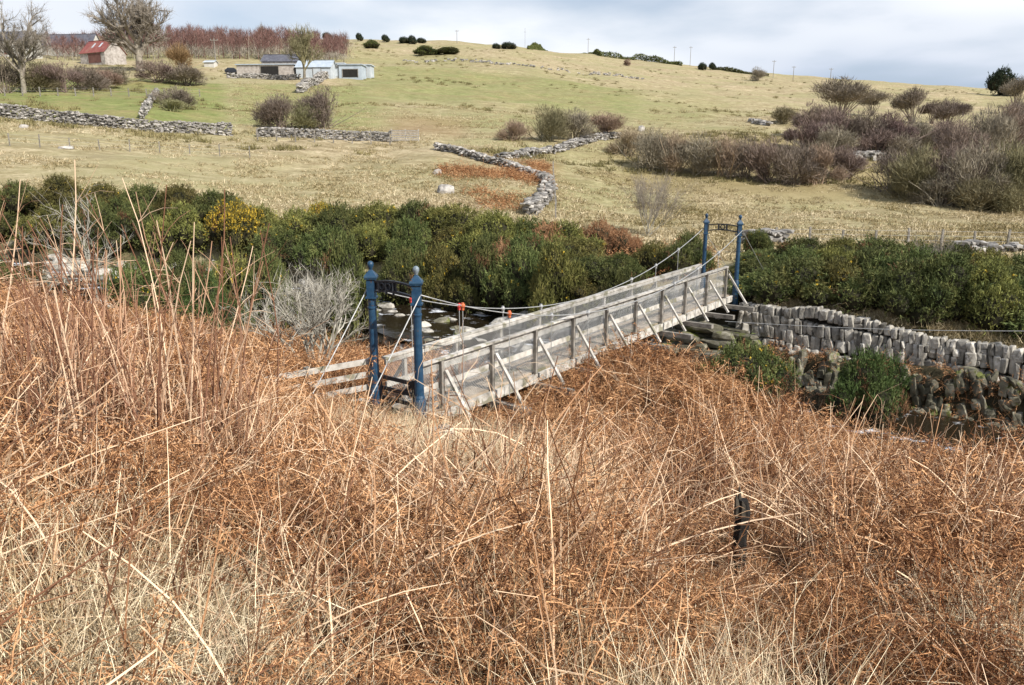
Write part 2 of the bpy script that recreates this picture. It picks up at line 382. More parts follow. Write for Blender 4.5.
# ================================================================== BRIDGE
AR = np.array([-1.735, 13.8]); BR = np.array([7.68, 26.1])
AX = nrm(BR-AR); LB = float(np.hypot(*(BR-AR))); RT = np.array([AX[1], -AX[0]]); W2 = 1.2
def Bp(t, side, z):            # along the bridge, to the right of its left parapet, height over the deck
    p = AR-RT*W2+AX*t+RT*side; zd = .24+.021*t
    return np.array([p[0], p[1], zd+z])
bridge = empty('footbridge', Bp(0, W2/2, 0)); BO = np.array(bridge.location)
tag(bridge, 'narrow suspension footbridge with blue towers and weathered grey timber parapets across the stream', 'footbridge')
def bpart(mb, name, mat, parent=None, smooth=False):
    for k in range(len(mb.V)): mb.V[k] = mb.V[k]-BO
    return mb.obj(name, mat, parent or bridge, smooth)
UZ = np.array([0, 0, 1.0]); RT3 = np.array([*RT, 0]); AX3 = np.array([*AX, 0])
def tower(t, h_, far):
    base = [Bp(t, 0, -.15), Bp(t, W2, -.15)]
    mbs = MB(); 
    # lintel
    zt = base[0][2]+h_-.52
    a, b = base[0].copy(), base[1].copy(); a[2] = b[2] = 0
    lin = MB(); d = b-a
    for q in range(12):                                   # two slightly arched rails
        for zz in (0.0, .19):
            e0, e1 = q/12, (q+1)/12
            f = lambda e: a+d*e+UZ*(zt+zz+.06*math.sin(math.pi*e))
            beam(lin, f(e0), f(e1), .05, .035)
    if far:
        for e in (.38, .62): beam(lin, a+d*e+UZ*(zt+.05), a+d*e+UZ*(zt+.24), .05, .05)
        c0 = a+d*.5+UZ*(zt+.155)
        ring = [c0+(d/W2*math.cos(k)+UZ*math.sin(k))*.075 for k in np.linspace(0, 2*math.pi, 13)]
        tube(lin, ring, .018, 5)
        for e in (.06, .94): beam(lin, a+d*e+UZ*zt, a+d*e+UZ*(zt+.22), .05, .04)
    else:
        for e in (.05, .18, .34, .5): beam(lin, a+d*e+UZ*(zt+.0), a+d*e+UZ*(zt+.22), .045, .04)
        pl = a+d*.30+UZ*(zt+.13); beam(lin, a+d*.03+UZ*(zt+.13)+AX3*.012, a+d*.56+UZ*(zt+.14)+AX3*.012, .012, .17, up=UZ)
        for e in (.26, .40):
            c0 = a+d*e+UZ*(zt+.14)-AX3*.012
            tube(lin, [c0+(d/W2*math.cos(k)+UZ*math.sin(k))*.06 for k in np.linspace(0, 2*math.pi, 13)], .016, 5)
    root = bpart(lin, 'tower', M['blackpaint'])
    for s, bp_ in enumerate(base):
        c = MB(); H0 = h_
        k_ = .86 if far else 1.0
        lathe(c, bp_, [(r_*k_, z_) for r_, z_ in [(.12,-.4),(.12,.55),(.105,.6),(.105,.62),(.09,.66),(.082,1.2),(.078,H0-.85),(.09,H0-.84),(.09,H0-.81),(.078,H0-.8),(.078,H0-.60)]], 16)
        lathe(c, bp_+UZ*(H0-.64), [(r_*(.78 if far else 1), z_) for r_, z_ in [(.13,0),(.15,.0),(.15,.03),(.115,.035),(.115,.36),(.15,.365),(.17,.41),(.155,.44),(.04,.54),(.035,.56)]], square=True)
        co = bpart(c, 'column', M['blue'], root)
        f = MB(); lathe(f, bp_+UZ*(H0-.09), [(.03,0),(.035,.02),(.05,.05),(.062,.09),(.055,.13),(.03,.155),(.002,.163)], 12)
        bpart(f, 'finial', M['finial'] if s and not far else M['blue'], co, True)  # only the near right ball carries the painted-in reflection
    return base
nb = tower(0, 3.02, False); fb = tower(LB, 2.8, True)
# deck
dk = MB()
nj = 7
for j in range(nj):
    for k in range(5):
        t0, t1 = .05+k*3.08, .05+(k+1)*3.08-.012
        x = .16+(W2-.32)*(j+.5)/nj
        beam(dk, Bp(t0, x, -.025+rng.normal(0, .003)), Bp(t1, x, -.025+rng.normal(0, .003)), (W2-.32)/nj-.012, .045)
bpart(dk, 'deck', M['deckwood'])
for s in (.1, W2-.1):
    st = MB(); o_ = -.02 if s < .5 else .02
    for k in range(4): beam(st, Bp(k*3.87+.03, s+o_, -.12), Bp((k+1)*3.87+.02, s+o_, -.12), .07, .2)
    bpart(st, 'stringer', M['wood'])
TS = [.72+k*1.565 for k in range(10)]
PL, PR = .12, W2-.12
for s, sg in ((PL, -1), (PR, 1)):
    rail = MB(); mid = MB()
    for k in range(-1, 9):
        t0 = max(.12, TS[k]) if k >= 0 else .12; t1 = TS[k+1] if k >= 0 else TS[0]
        if k == 8: t1 += .12
        beam(rail, Bp(t0, s, 1.03), Bp(t1-.004, s, 1.03), .11, .045)
        beam(rail, Bp(t0, s-sg*.045, .955), Bp(t1-.004, s-sg*.045, .96), .028, .075)
        beam(mid, Bp(t0, s-sg*.045, .50), Bp(t1-.004, s-sg*.045, .50), .028, .12)
    bpart(rail, 'handrail', M['wood']); bpart(mid, 'middle_rail', M['wood'])
    w = MB()                                                  # woven wire infill: two families of straight wires
    zlo, zhi = .02, .97; hh = zhi-zlo
    for fam in (1, -1):
        for t0 in np.arange(.2-hh, 14.85+hh, .065):
            ta, tb = (t0, t0+hh) if fam > 0 else (t0+hh, t0); za, zb = zlo, zhi
            lo, hi = .15, 14.85
            if max(ta, tb) <= lo or min(ta, tb) >= hi: continue
            def cl(tx): return tx
            p0, p1 = (ta, za), (tb, zb)
            if p0[0] > p1[0]: p0, p1 = p1, p0
            if p0[0] < lo: e = (lo-p0[0])/(p1[0]-p0[0]); p0 = (lo, p0[1]+e*(p1[1]-p0[1]))
            if p1[0] > hi: e = (hi-p0[0])/(p1[0]-p0[0]); p1 = (hi, p0[1]+e*(p1[1]-p0[1]))
            if p1[0]-p0[0] < .02: continue
            beam(w, Bp(p0[0], s-sg*.064+fam*.002, p0[1]), Bp(p1[0], s-sg*.064+fam*.002, p1[1]), .003, .0046, up=RT3)
    bpart(w, 'wire_mesh', M['wire'])
    for k, t in enumerate(TS):
        p = MB(); beam(p, Bp(t, s+sg*.03, -.32), Bp(t, s+sg*.03, 1.0), .076, .076, up=AX3); bpart(p, 'post', M['oldwood'] if s > .5 else M['wood'])
        br = MB(); beam(br, Bp(t+.05, s+sg*.09, .80), Bp(t+.05, s+sg*.78, -.16), .05, .075, up=AX3); bpart(br, 'brace', M['wood'])
for k, t in enumerate(TS):
    cb = MB(); beam(cb, Bp(t, -.85+rng.normal(0, .05), -.285), Bp(t, W2+.9+rng.normal(0, .06), -.285), .16, .13); bpart(cb, 'cross_beam', M['oldwood'])
# cables, hangers, clips, backstays
def cab(s):
    zA, zB = nb[0][2]+3.02-.45-(.24), fb[0][2]+2.8-.45-(.24+.021*LB)
    tm = 7.9; zm = .98
    return lambda t: zm+(zA-zm)*((tm-t)/tm)**2 if t < tm else zm+(zB-zm)*((t-tm)/(LB-tm))**2
for s, sg in ((0, -1), (W2, 1)):
    f = cab(s); c = MB(); tube(c, [Bp(t, s+sg*.1, f(t)) for t in np.linspace(0, LB, 40)], .012, 6); co = bpart(c, 'cable', M['steel'], smooth=True)
    b_ = MB(); e = Bp(0, s+sg*.1, f(0)); tube(b_, [e, e*.5+Bp(-2.1, s+sg*.1, -.1)*.5-UZ*.03, Bp(-2.1, s+sg*.1, -.1)], .011, 6); bpart(b_, 'backstay', M['steel'])
    b_ = MB(); e = Bp(LB, s+sg*.1, f(LB)); tube(b_, [e, Bp(LB+3.0, s+sg*.1, .1)], .010, 6); bpart(b_, 'backstay', M['steel'])
    for k, t in enumerate([1.15]+[TS[q]+.35 for q in (1, 2, 3, 5, 6, 7, 8)]):
        if f(t) < 1.06: continue
        hg = MB(); tube(hg, [Bp(t, s+sg*.1, f(t)), Bp(t, s+sg*.1, -.2)], .009, 5); ho = bpart(hg, 'hanger', M['steel'])
        cp = MB(); p = Bp(t, s+sg*.1, f(t)); v, fc = ICO[2]; cp.add(p+v*np.array([.05, .05, .055]), fc); beam(cp, p+UZ*.06, p-UZ*.09, .04, .05, up=AX3)
        bpart(cp, 'clip', (M['redclip'] if s == 0 else M['orange']) if t < 4 else M['steel'], ho)

# gate between the near columns, side fence
g0, g1 = nb[0]+RT3*.13+AX3*.03, nb[1]-RT3*.13+AX3*.03
gate = empty('gate', g0); GO = np.array(gate.location); tag(gate, 'low black painted gate of four bars between the near blue columns', 'gate')
def gpart(mb, name, mat, par, O):
    for k in range(len(mb.V)): mb.V[k] = mb.V[k]-O
    return mb.obj(name, mat, par)
mb = MB()
for zz in (.22, .42, .62, .84): beam(mb, g0+UZ*zz, g1+UZ*zz, .03, .075)
gpart(mb, 'bar', M['blackpaint'], gate, GO)
mb = MB()
for e in (.03, .97): beam(mb, g0+(g1-g0)*e+UZ*.12-AX3*.03, g0+(g1-g0)*e+UZ*.92-AX3*.03, .06, .03, up=AX3)
beam(mb, g0+(g1-g0)*.08+UZ*.2+AX3*.03, g0+(g1-g0)*.92+UZ*.82+AX3*.03, .03, .06)
gpart(mb, 'frame', M['blackpaint'], gate, GO)
f0 = nb[0]-RT3*.16+AX3*.02; dF = nrm(np.array([-.93, -.62, 0]))
fence = empty('wooden_fence', f0); FO = np.array(fence.location); tag(fence, 'weathered four rail timber fence running left from the near blue tower', 'fence')
for k, zz in enumerate((1.10, .84, .58, .32)):
    mb = MB(); beam(mb, f0+UZ*zz, f0+dF*2.3+UZ*(zz-.06), .035, .11); gpart(mb, 'rail', M['wood'], fence, FO)
for e in (.06, 1.35, 2.2):
    mb = MB(); q = f0+dF*e+np.array([.06, .07, 0]); beam(mb, q-UZ*.6, q+UZ*1.16, .09, .09, up=AX3); gpart(mb, 'post', M['oldwood'], fence, FO)
# stone threshold step by the gate
mb = MB(); stone(mb, (0, 0, 0), (1.3, .8, .35), sub=3, p=.4); o = mb.obj('stone_step', M['stone'], smooth=False); o.location = Bp(-.35, .6, -.2); o.rotation_euler = (0, 0, math.atan2(RT[1], RT[0]))
tag(o, 'pale worn stone step at the foot of the black gate', 'step')

# ================================================================== NEAR WALLS
def near_wall():
    mb = MB(); core = MB(); n = np.array([-AX[0], -AX[1]]); S = BR+RT*.25-AX*.1
    def top(t): return .42-.02*t-.006*t*t+.10*vn(np.array(t*.9), np.array(3.0))
    Lw = 15.0; g = np.random.default_rng(11)
    zr = 0.0
    zlev = [0.0]
    for row in range(6):                       # courses of upright slabs packed edge to edge
        ch = g.uniform(.33, .48); t = g.uniform(0, .1); 
        while t < Lw:
            w = g.choice([g.uniform(.11, .18), g.uniform(.15, .28)]); ground_z = h(*(S+RT*t+n*.8)); hh = ch*g.uniform(.92, 1.14)
            zz = float(top(t))-zlev[-1]-ch/2+.22*vn(np.array(t*.8), np.array(row*7.7))+g.normal(0, .012)
            if zz > ground_z-.25:
                p = S+RT*(t+w/2)+n*(.05+g.uniform(-.05, .06)+.035*row); sp_ = g.random() < .14
                a_ = math.atan2(RT[1], RT[0])+g.normal(0, .16)
                if sp_:                        # two squat packing stones instead of one slab
                    for e in (-.25, .25): stone(mb, (p[0], p[1], zz+e*hh), (w*1.08, .42, hh*.52), rotz=a_+g.normal(0, .1), tilt=g.normal(.05, .06), sub=2, p=.34, g=g, rough=.10, lim=(.9, 1.3))
                else: stone(mb, (p[0], p[1], zz), (w*1.1, .42, hh*1.06), rotz=a_, tilt=g.normal(.11, .09), sub=2, p=g.uniform(.25, .42), g=g, rough=.11, lim=(.88, 1.3))
            t += w
        zlev.append(zlev[-1]+ch*.97)
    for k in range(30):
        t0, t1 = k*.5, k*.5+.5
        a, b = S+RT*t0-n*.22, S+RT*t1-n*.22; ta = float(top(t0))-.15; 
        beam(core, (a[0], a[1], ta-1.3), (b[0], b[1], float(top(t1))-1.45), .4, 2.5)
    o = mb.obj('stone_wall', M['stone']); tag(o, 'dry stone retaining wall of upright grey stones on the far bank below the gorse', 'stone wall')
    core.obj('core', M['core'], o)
    # abutment under the far end: long slabs and timbers
    ab = MB(); g = np.random.default_rng(5); ang = math.atan2(RT[1], RT[0])
    for k in range(64):
        t = g.uniform(12.2, 15.6); zt_ = -.42-.42*max(0, 14.4-t); zz = g.uniform(-2.1, 0)
        if zz > zt_: zz = zt_-g.uniform(0, .5)
        L_ = g.uniform(.7, 1.7); p = Bp(t, g.uniform(-.5, 1.9), 0)
        stone(ab, (p[0], p[1], zz), (L_, g.uniform(.35, .6), g.uniform(.17, .34)), rotz=ang+g.normal(0, .22), tilt=g.normal(0, .09), sub=2, p=.42, g=g, rough=.14, lim=(.8, 1.2))
    o = ab.obj('bridge_abutment', M['mossstone']); tag(o, 'stacked long stone slabs carrying the far end of the footbridge', 'abutment')
    # lower stones by the water: individually visible upright stones
    mb = MB(); g = np.random.default_rng(21)
    for k in range(330):
        t = g.uniform(1.5, 12); d = g.uniform(.85, 1.45)
        p = S+RT*t+n*d; gz = h(*p)
        stone(mb, (p[0], p[1], gz+.12), (g.uniform(.14, .30), .35, g.uniform(.3, .75)), rotz=ang+g.normal(0, .3), tilt=g.normal(.2, .22), sub=2, p=.34, g=g, rough=.16, lim=(.62, 1.1))
    o = mb.obj('bank_revetment', M['mossstone']); tag(o, 'broken lower row of tilted mossy stones at the water edge below the wall', 'revetment')
near_wall()
# ================================================================== VEGETATION: ground cover through instancing
M['frond'] = mk('dead_bracken_frond', [(.11,.042,.018),(.365,.172,.073),(.56,.325,.165)], .55, .85, island=.35, world=True, huevar=.5, spec=.12)
M['stalk'] = mk('dead_stalk', [(.20,.09,.045),(.46,.25,.125),(.68,.50,.33)], .9, .7, island=.3, world=True, huevar=.7, spec=.25)
M['redstalk'] = mk('willowherb_stalk', [(.27,.13,.075),(.47,.28,.17),(.58,.42,.28)], .9, .75, island=.3, world=True, huevar=.6, spec=.2)
M['straw'] = mk('pale_dry_grass', [(.42,.31,.17),(.64,.51,.33),(.78,.68,.48)], .9, .75, island=.3, world=True, huevar=.5, spec=.2)
M['pasture'] = mk('pasture_tuft', [(.16,.13,.05),(.38,.30,.165),(.58,.49,.33)], .12, .9, island=.3, world=True, huevar=.35, spec=.1)
M['greentuft'] = mk('green_tuft', [(.05,.09,.02),(.12,.17,.04)], 2, .8, island=.3, world=True, trans=.3)

def dirs(n, lo, hi, g):                       # random directions, polar angle lo..hi from vertical
    a = g.uniform(0, 2*math.pi, n); th = g.uniform(lo, hi, n)
    return np.stack([np.cos(a)*np.sin(th), np.sin(a)*np.sin(th), np.cos(th)], 1)
def frond_clump(seed, n=15, R0=.42, m=44, q=5, w=.0058, seg=6, ns=3, rs=.0036):
    g = np.random.default_rng(seed); mb = MB()
    B = np.column_stack([g.normal(0, R0*.55, n), g.normal(0, R0*.55, n), g.uniform(0, .15, n)])
    D = dirs(n, .15, 1.3, g); L = g.uniform(.45, .95, n)
    P, Dd = stalks(mb, B, D, L, rs, rs*.5, g.uniform(.5, 2.4, n), seg=seg, n=ns, g=g, wob=.13)
    K = P.shape[1]
    for i in range(n):                        # paired leaflets along the outer part of each collapsed, flattened frond
        e = np.linspace(.2, .99, m)*(K-1.001); k = e.astype(int); a = (e-k)[:, None]
        b = P[i][k]*(1-a)+P[i][k+1]*a; ax = Dd[i][k]; sg_ = np.where(np.arange(m) % 2, 1.0, -1.0)[:, None]
        pl = nrm(np.cross(ax, nrm(np.array([0, 0, 1.0])+g.normal(0, .55, 3)))); curl = g.uniform(.1, .7)
        d = nrm(pl*sg_*.85+ax*.45+np.array([0, 0, -curl])+g.normal(0, .2, (m, 3)))
        ln = (.19-.14*e/K)*g.uniform(.55, 1.3, m)
        slivers(mb, b, d, ln, w, g=g)
        for z in range(q):
            f = g.uniform(.1, .9, (m, 1)); s2 = 1.0 if z % 2 else -1.0
            slivers(mb, b+d*ln[:, None]*f, d*.6+ax*s2*.7+np.array([0, 0, -.25])+g.normal(0, .3, (m, 3)), ln*(.42-.25*f[:, 0]), w*.9, g=g)
    return mb
def stalk_clump(seed, n=9, hmin=.5, hmax=1.25, tilt=1.15, r=.0042, ns=3, seg=5, comb=.5, frag=0):
    g = np.random.default_rng(seed); mb = MB()
    B = np.column_stack([g.normal(0, .3, n), g.normal(0, .3, n), np.full(n, -.05)])
    th = g.random(n)**.8; a = np.where(g.random(n) < comb, g.normal(0, .35, n), g.uniform(0, 6.283, n)); t = .02+th*tilt
    D = np.stack([np.cos(a)*np.sin(t), np.sin(a)*np.sin(t), np.cos(t)], 1); sn = g.random(n) < .3
    rr = r*g.uniform(.5, 1.5, n)
    for sel, wb in ((~sn, .07), (sn, .26)):    # some stems are snapped and kinked
        if not sel.any(): continue
        P, Dd = stalks(mb, B[sel], D[sel], g.uniform(hmin, hmax, sel.sum()), rr[sel], rr[sel]*.45, g.uniform(-.05, .7, sel.sum()), seg=seg, n=ns, g=g, wob=wb)
        if frag:
            m = sel.sum()*frag; i = g.integers(0, sel.sum(), m); k = g.integers(1, seg+1, m)
            stalks(mb, P[i, k], Dd[i, k]+g.normal(0, .8, (m, 3)), g.uniform(.05, .28, m), .0016, .0007, g.uniform(0, 1.6, m), seg=3, n=2, g=g, wob=.2)
    return mb
def grass_tuft(seed, n=90, hh=.55, w=.0032, spread=.16, bend=(.5, 1.8), seg=3):
    g = np.random.default_rng(seed); mb = MB()
    B = np.column_stack([g.normal(0, spread, n), g.normal(0, spread, n), np.full(n, -.03)])
    stalks(mb, B, dirs(n, .0, .6, g), g.uniform(.4, 1, n)*hh, w*.6, w*.12, g.uniform(*bend, n), seg=seg, n=2, g=g, wob=.08)
    return mb
def willow_clump(seed, n=7, hh=1.7):
    g = np.random.default_rng(seed); mb = MB()
    B = np.column_stack([g.normal(0, .22, n), g.normal(0, .22, n), np.full(n, -.05)])
    L = g.uniform(.6, 1.15, n)*hh
    P, Dd = stalks(mb, B, dirs(n, .0, .17, g), L, .0072, .0026, g.uniform(-.05, .25, n), seg=7, n=4, g=g, wob=.05)
    for i in range(n):                        # short dead side shoots near the head, some with a bent tip
        m = 7; e = g.uniform(3.5, 6.9, m); k = e.astype(int); b = P[i][k]
        stalks(mb, b, Dd[i][k]+g.normal(0, .45, (m, 3)), g.uniform(.08, .3, m), .0022, .001, g.uniform(-.4, 1.2, m), seg=3, n=3, g=g)
    return mb
def scatter(name, protos, pts, scl, label, seed, tilt=.12, pick=None, real=False):
    """one stuff object: points on the ground carrying instanced clumps"""
    g = np.random.default_rng(seed); n = len(pts)
    c = bpy.data.collections.new(name+'_clumps')
    for o in protos: c.objects.link(o)
    me = bpy.data.meshes.new(name); me.vertices.add(n); me.vertices.foreach_set('co', np.asarray(pts, float).ravel())
    rot = np.column_stack([g.normal(0, tilt, n), g.normal(0, tilt, n), g.uniform(0, 6.283, n)])
    a = me.attributes.new('turn', 'FLOAT_VECTOR', 'POINT'); a.data.foreach_set('vector', rot.astype(np.float32).ravel())
    a = me.attributes.new('size', 'FLOAT', 'POINT'); a.data.foreach_set('value', np.asarray(scl).astype(np.float32))
    a = me.attributes.new('pick', 'INT', 'POINT'); a.data.foreach_set('value', (g.integers(0, len(protos), n) if pick is None else pick).astype(np.int32))
    o = bpy.data.objects.new(name, me); COL.objects.link(o)
    ng = bpy.data.node_groups.new(name+'_nodes', 'GeometryNodeTree')
    ng.interface.new_socket('Geometry', in_out='INPUT', socket_type='NodeSocketGeometry'); ng.interface.new_socket('Geometry', in_out='OUTPUT', socket_type='NodeSocketGeometry')
    N = ng.nodes; i = N.new('NodeGroupInput'); out = N.new('NodeGroupOutput'); ip = N.new('GeometryNodeInstanceOnPoints'); ci = N.new('GeometryNodeCollectionInfo')
    ci.inputs['Collection'].default_value = c; ci.inputs['Separate Children'].default_value = True; ci.inputs['Reset Children'].default_value = True
    ip.inputs['Pick Instance'].default_value = True
    def na(nm, ty):
        q = N.new('GeometryNodeInputNamedAttribute'); q.data_type = ty; q.inputs['Name'].default_value = nm; return q.outputs['Attribute']
    Lk = ng.links; Lk.new(i.outputs[0], ip.inputs['Points']); Lk.new(ci.outputs[0], ip.inputs['Instance'])
    Lk.new(na('pick', 'INT'), ip.inputs['Instance Index']); Lk.new(na('size', 'FLOAT'), ip.inputs['Scale'])
    Lk.new(na('turn', 'FLOAT_VECTOR'), ip.inputs['Rotation']); 
    if real:
        rz = N.new('GeometryNodeRealizeInstances'); Lk.new(ip.outputs[0], rz.inputs[0]); Lk.new(rz.outputs[0], out.inputs[0])
    else: Lk.new(ip.outputs[0], out.inputs[0])
    md = o.modifiers.new('scatter', 'NODES'); md.node_group = ng
    tag(o, label, 'ground cover', kind='stuff'); return o
def protos(fn, mat, k, s0, **kw): return [fn(s0+i, **kw).obj('clump', mat, link=False) for i in range(k)]
def near_pts(dens, ymax, seed, keep=None, ymin=-1.5, dmin=1.9, rmin=1.0, umax=1.0):
    g = np.random.default_rng(seed); A = (ymax-ymin)*2*(umax*ymax+3); n = int(dens*A)
    x = g.uniform(-umax*ymax-3, umax*ymax+3, n); y = g.uniform(ymin, ymax, n)
    sd, _ = stream_d(x, y)
    m = (np.abs(x) < umax*np.abs(y)+2.0) & (sd > dmin) & (np.hypot(x, y) > rmin)
    # keep the deck, the gate and the step free
    q = np.stack([x, y], 1)-(AR-RT*W2); tt = q@AX; ss = q@RT
    m &= ~((tt > -1.1) & (tt < LB) & (ss > -.15) & (ss < W2+.12) & (tt < 2.4))
    if keep is not None: m &= keep(x, y, g)
    x, y = x[m], y[m]; return np.column_stack([x, y, H(x, y)])
def blob(x, y, cx, cy, r): return np.exp(-((x-cx)**2+(y-cy)**2)/(r*r))
def P2(px, py, Y): u, _ = ray(px, py); return u*Y, Y
def grassy(x, y):
    w = 0
    for px, Y, r in ((105,2.6,.48),(50,2.2,.5),(20,3.4,.35),(480,7.2,.65),(530,6.2,.4),(665,2.5,.5),(740,2.2,.35),(440,10.5,.9),(990,4,.4),(590,4.0,.25)):
        w = w+blob(x, y, *P2(px, 600, Y), r)
    return np.clip(w, 0, 1)
def low(x, y):                                # plants are lower round the gate and along the bridge side
    q = np.stack([x, y], 1)-(AR-RT*W2); tt = q@AX; ss = q@RT
    l = 1-.55*np.exp(-((tt+.3)**2/4.0+(ss-.6)**2/3.0))-.35*np.exp(-((ss-1.9)**2/1.2))*sstep(-1, 1, tt)*sstep(6, 3, tt)
    l = l*(1-.4*blob(x, y, *P2(437, 430, 10.6), .8)-.45*blob(x, y, -.9, 12.2, 1.9))
    l = l*(1-.88*blob(x, y, *P2(736, 600, 5.4), .75))*(1-.75*blob(x, y, *P2(737, 600, 4.5), .55))*(1-.6*blob(x, y, *P2(737, 600, 3.6), .4))
    l = l*(1-.4*sstep(820, 900, 512+F*x/np.maximum(y, 1))*sstep(13.5, 16, y))
    return l*(1-.35*sstep(5, 1.6, np.hypot(x, y)))
def lod(pts, a, b, k):                        # clump detail follows distance: k near, k mid and k far variants
    d = np.hypot(pts[:, 0], pts[:, 1]); g = np.random.default_rng(77)
    return g.integers(0, k, len(pts))+k*(d > a)+k*(d > b)
pts = near_pts(15, 27, 1, lambda x, y, g: (g.random(len(x)) > 1.05*grassy(x, y)) & (fbm(x+50, y, 1.1, 2) > -.27-.2*(y > 9)) & (g.random(len(x)) < 1-.3*(y > 11)))
hgt = (.82+1.0*fbm(pts[:, 0], pts[:, 1], .75, 2)+.2*rng.normal(0, .6, len(pts)))*low(pts[:, 0], pts[:, 1])
scatter('bracken', protos(frond_clump, M['frond'], 4, 100)+protos(frond_clump, M['frond'], 4, 110, n=13, m=26, q=2, w=.010, seg=5, ns=2)+protos(frond_clump, M['frond'], 4, 120, n=11, m=22, q=0, w=.016, seg=4, ns=2, rs=.005),
        pts, np.clip(hgt, .25, 1.35), 'collapsed rust brown dead bracken covering the near bank', 2, .2, lod(pts, 5, 11, 4), True)
pts = near_pts(19, 26, 3, lambda x, y, g: g.random(len(x)) < np.where(y < 8, .95, .25))
s_ = np.clip((.95+.6*fbm(pts[:, 0], pts[:, 1], .5)+.12*rng.normal(0, 1, len(pts)))*low(pts[:, 0], pts[:, 1]), .3, 1.35)
scatter('dead_stalks', protos(stalk_clump, M['stalk'], 5, 200, n=12, r=.0052, tilt=1.4, frag=4)+protos(stalk_clump, M['stalk'], 5, 210, n=9, frag=1)+protos(stalk_clump, M['stalk'], 5, 220, n=8, ns=2, seg=3, r=.0055),
        pts, s_, 'leaning tan dead bracken stems tangled over the near bank', 4, .25, lod(pts, 6, 13, 5), True)
pts = near_pts(50, 13, 5, lambda x, y, g: g.random(len(x)) < grassy(x, y)*.95+.010)
scatter('dry_grass', protos(grass_tuft, M['straw'], 5, 300, hh=.7), pts, np.random.default_rng(1).uniform(.6, 1.35, len(pts)), 'pale straw coloured dry grass tufts among the bracken', 6, .2, None, True)
def wk(x, y, g):
    w = 0
    for px, Y, r in ((25,4.6,.35),(60,5.2,.45),(85,5.0,.3),(120,6.2,.3),(150,5.4,.4),(175,6.0,.4),(20,7,.5)): w = w+blob(x, y, *P2(px, 260, Y), r)
    return (g.random(len(x)) < w*.55+.003*(x/np.maximum(y, .5) < -.3)) & (np.hypot(x, y) > 3.4)
pts = near_pts(9, 14, 8, wk)
hz = np.array([np.clip((5.0-p[2])/1.75*(.95+.4*fbm(p[0:1], p[1:2], 2.3)[0]), .5, 1.3) if p[0]/max(p[1], .5) < -.4 else .72 for p in pts])
scatter('willowherb_stems', protos(willow_clump, M['redstalk'], 5, 400), pts, hz, 'tall upright reddish brown dead willowherb stems at the left of the bank', 9, .05)
# rough pasture on the far slopes
g = np.random.default_rng(31); n = 52000
u = g.uniform(-.72, .72, n); yy = np.exp(g.uniform(math.log(32), math.log(190), n)); x = u*yy
sd, _ = stream_d(x, yy); pxx = 512+F*u*.985
gm = (pxx < 245) & (yy > 90)
cl = fbm(x, yy, .25)+.6*fbm(x+30, yy, .06)
m = (sd < -6) & (~gm) & (cl > g.uniform(-.35, .35, n)) & ~((pxx > 365) & (pxx < 640) & (yy > 160))
x, yy = x[m], yy[m]; pts = np.column_stack([x, yy, H(x, yy)])
scatter('rough_pasture', protos(grass_tuft, M['pasture'], 4, 500, n=36, hh=.30, w=.03, seg=2, spread=.22, bend=(.8, 2.5)), pts, g.uniform(.6, 1.6, len(pts)), 'tussocky pale winter grass on the far slope', 32, .15)
# rusty bracken patch on the slope inside the curved wall
g = np.random.default_rng(41); n = 1800
pxr = g.uniform(438, 548, n); yr = g.uniform(48, 82, n); uu = np.array([ray(p, 180)[0] for p in pxr]); x = uu*yr
m = (fbm(x+9, yr, .11)+.02 > g.uniform(-.2, .25, n)) & (yr > 50+.25*np.abs(pxr-505))
pts = np.column_stack([x[m], yr[m], H(x[m], yr[m])])
x2 = g.uniform(.115, .25, 260); y2 = g.uniform(31, 38, 260); q = np.column_stack([x2*y2, y2, H(x2*y2, y2)]); pts = np.concatenate([pts, q])
scatter('bracken_patch', protos(frond_clump, M['frond'], 3, 600, n=12, m=12, q=0, w=.03, seg=4, ns=2, rs=.006), pts, g.uniform(.7, 1.3, len(pts)), 'rusty dead bracken patches on the slope beyond the gorse', 42, .2, None, False)

# cobbles along the stream bed and banks
g = np.random.default_rng(61); n = 15000; x = g.uniform(-34, 24, n); y = g.uniform(11, 50, n); sd, lv = stream_d(x, y)
m = (np.abs(sd) < 4.6) & (g.random(n) < np.exp(-(np.abs(sd)/2.6)**2)); x, y, sd = x[m], y[m], sd[m]
cob = []
for k in range(7):
    mb = MB(); stone(mb, (0, 0, .1), (1, .75, .55), sub=2, p=.62, g=np.random.default_rng(900+k), rough=.12); cob.append(mb.obj('cobble', M['mossstone'] if k % 2 else M['stone'], link=False))
scatter('stream_stones', cob, np.column_stack([x, y, H(x, y)]), .14+(.45+.45*(x < 3))*g.random(len(x))**3, 'grey and mossy cobbles littering the stream bed', 62, .25)
g = np.random.default_rng(63); t = g.uniform(.4, 13, 900); d = g.uniform(-1.6, -.35, 900); q = (BR+RT*.25)[None]+RT[None]*t[:, None]-(-AX)[None]*0-AX[None]*d[:, None]
scatter('verge_grass', protos(grass_tuft, M['pasture'], 3, 520, n=50, hh=.4, w=.012, seg=2), np.column_stack([q, H(q[:, 0], q[:, 1])]), g.uniform(.6, 1.3, 900), 'rough grass along the top of the stone wall', 64, .2)
t = g.uniform(.6, 13, 700); d = g.uniform(.8, 2.2, 700); q = (BR+RT*.25)[None]+RT[None]*t[:, None]-AX[None]*d[:, None]
scatter('bank_litter', protos(frond_clump, M['frond'], 3, 640, n=8, m=14, q=0, w=.02, seg=4, ns=2), np.column_stack([q, H(q[:, 0], q[:, 1])]), g.uniform(.3, .75, 700), 'reddish dead fern litter on the bank below the stone wall', 65, .2)

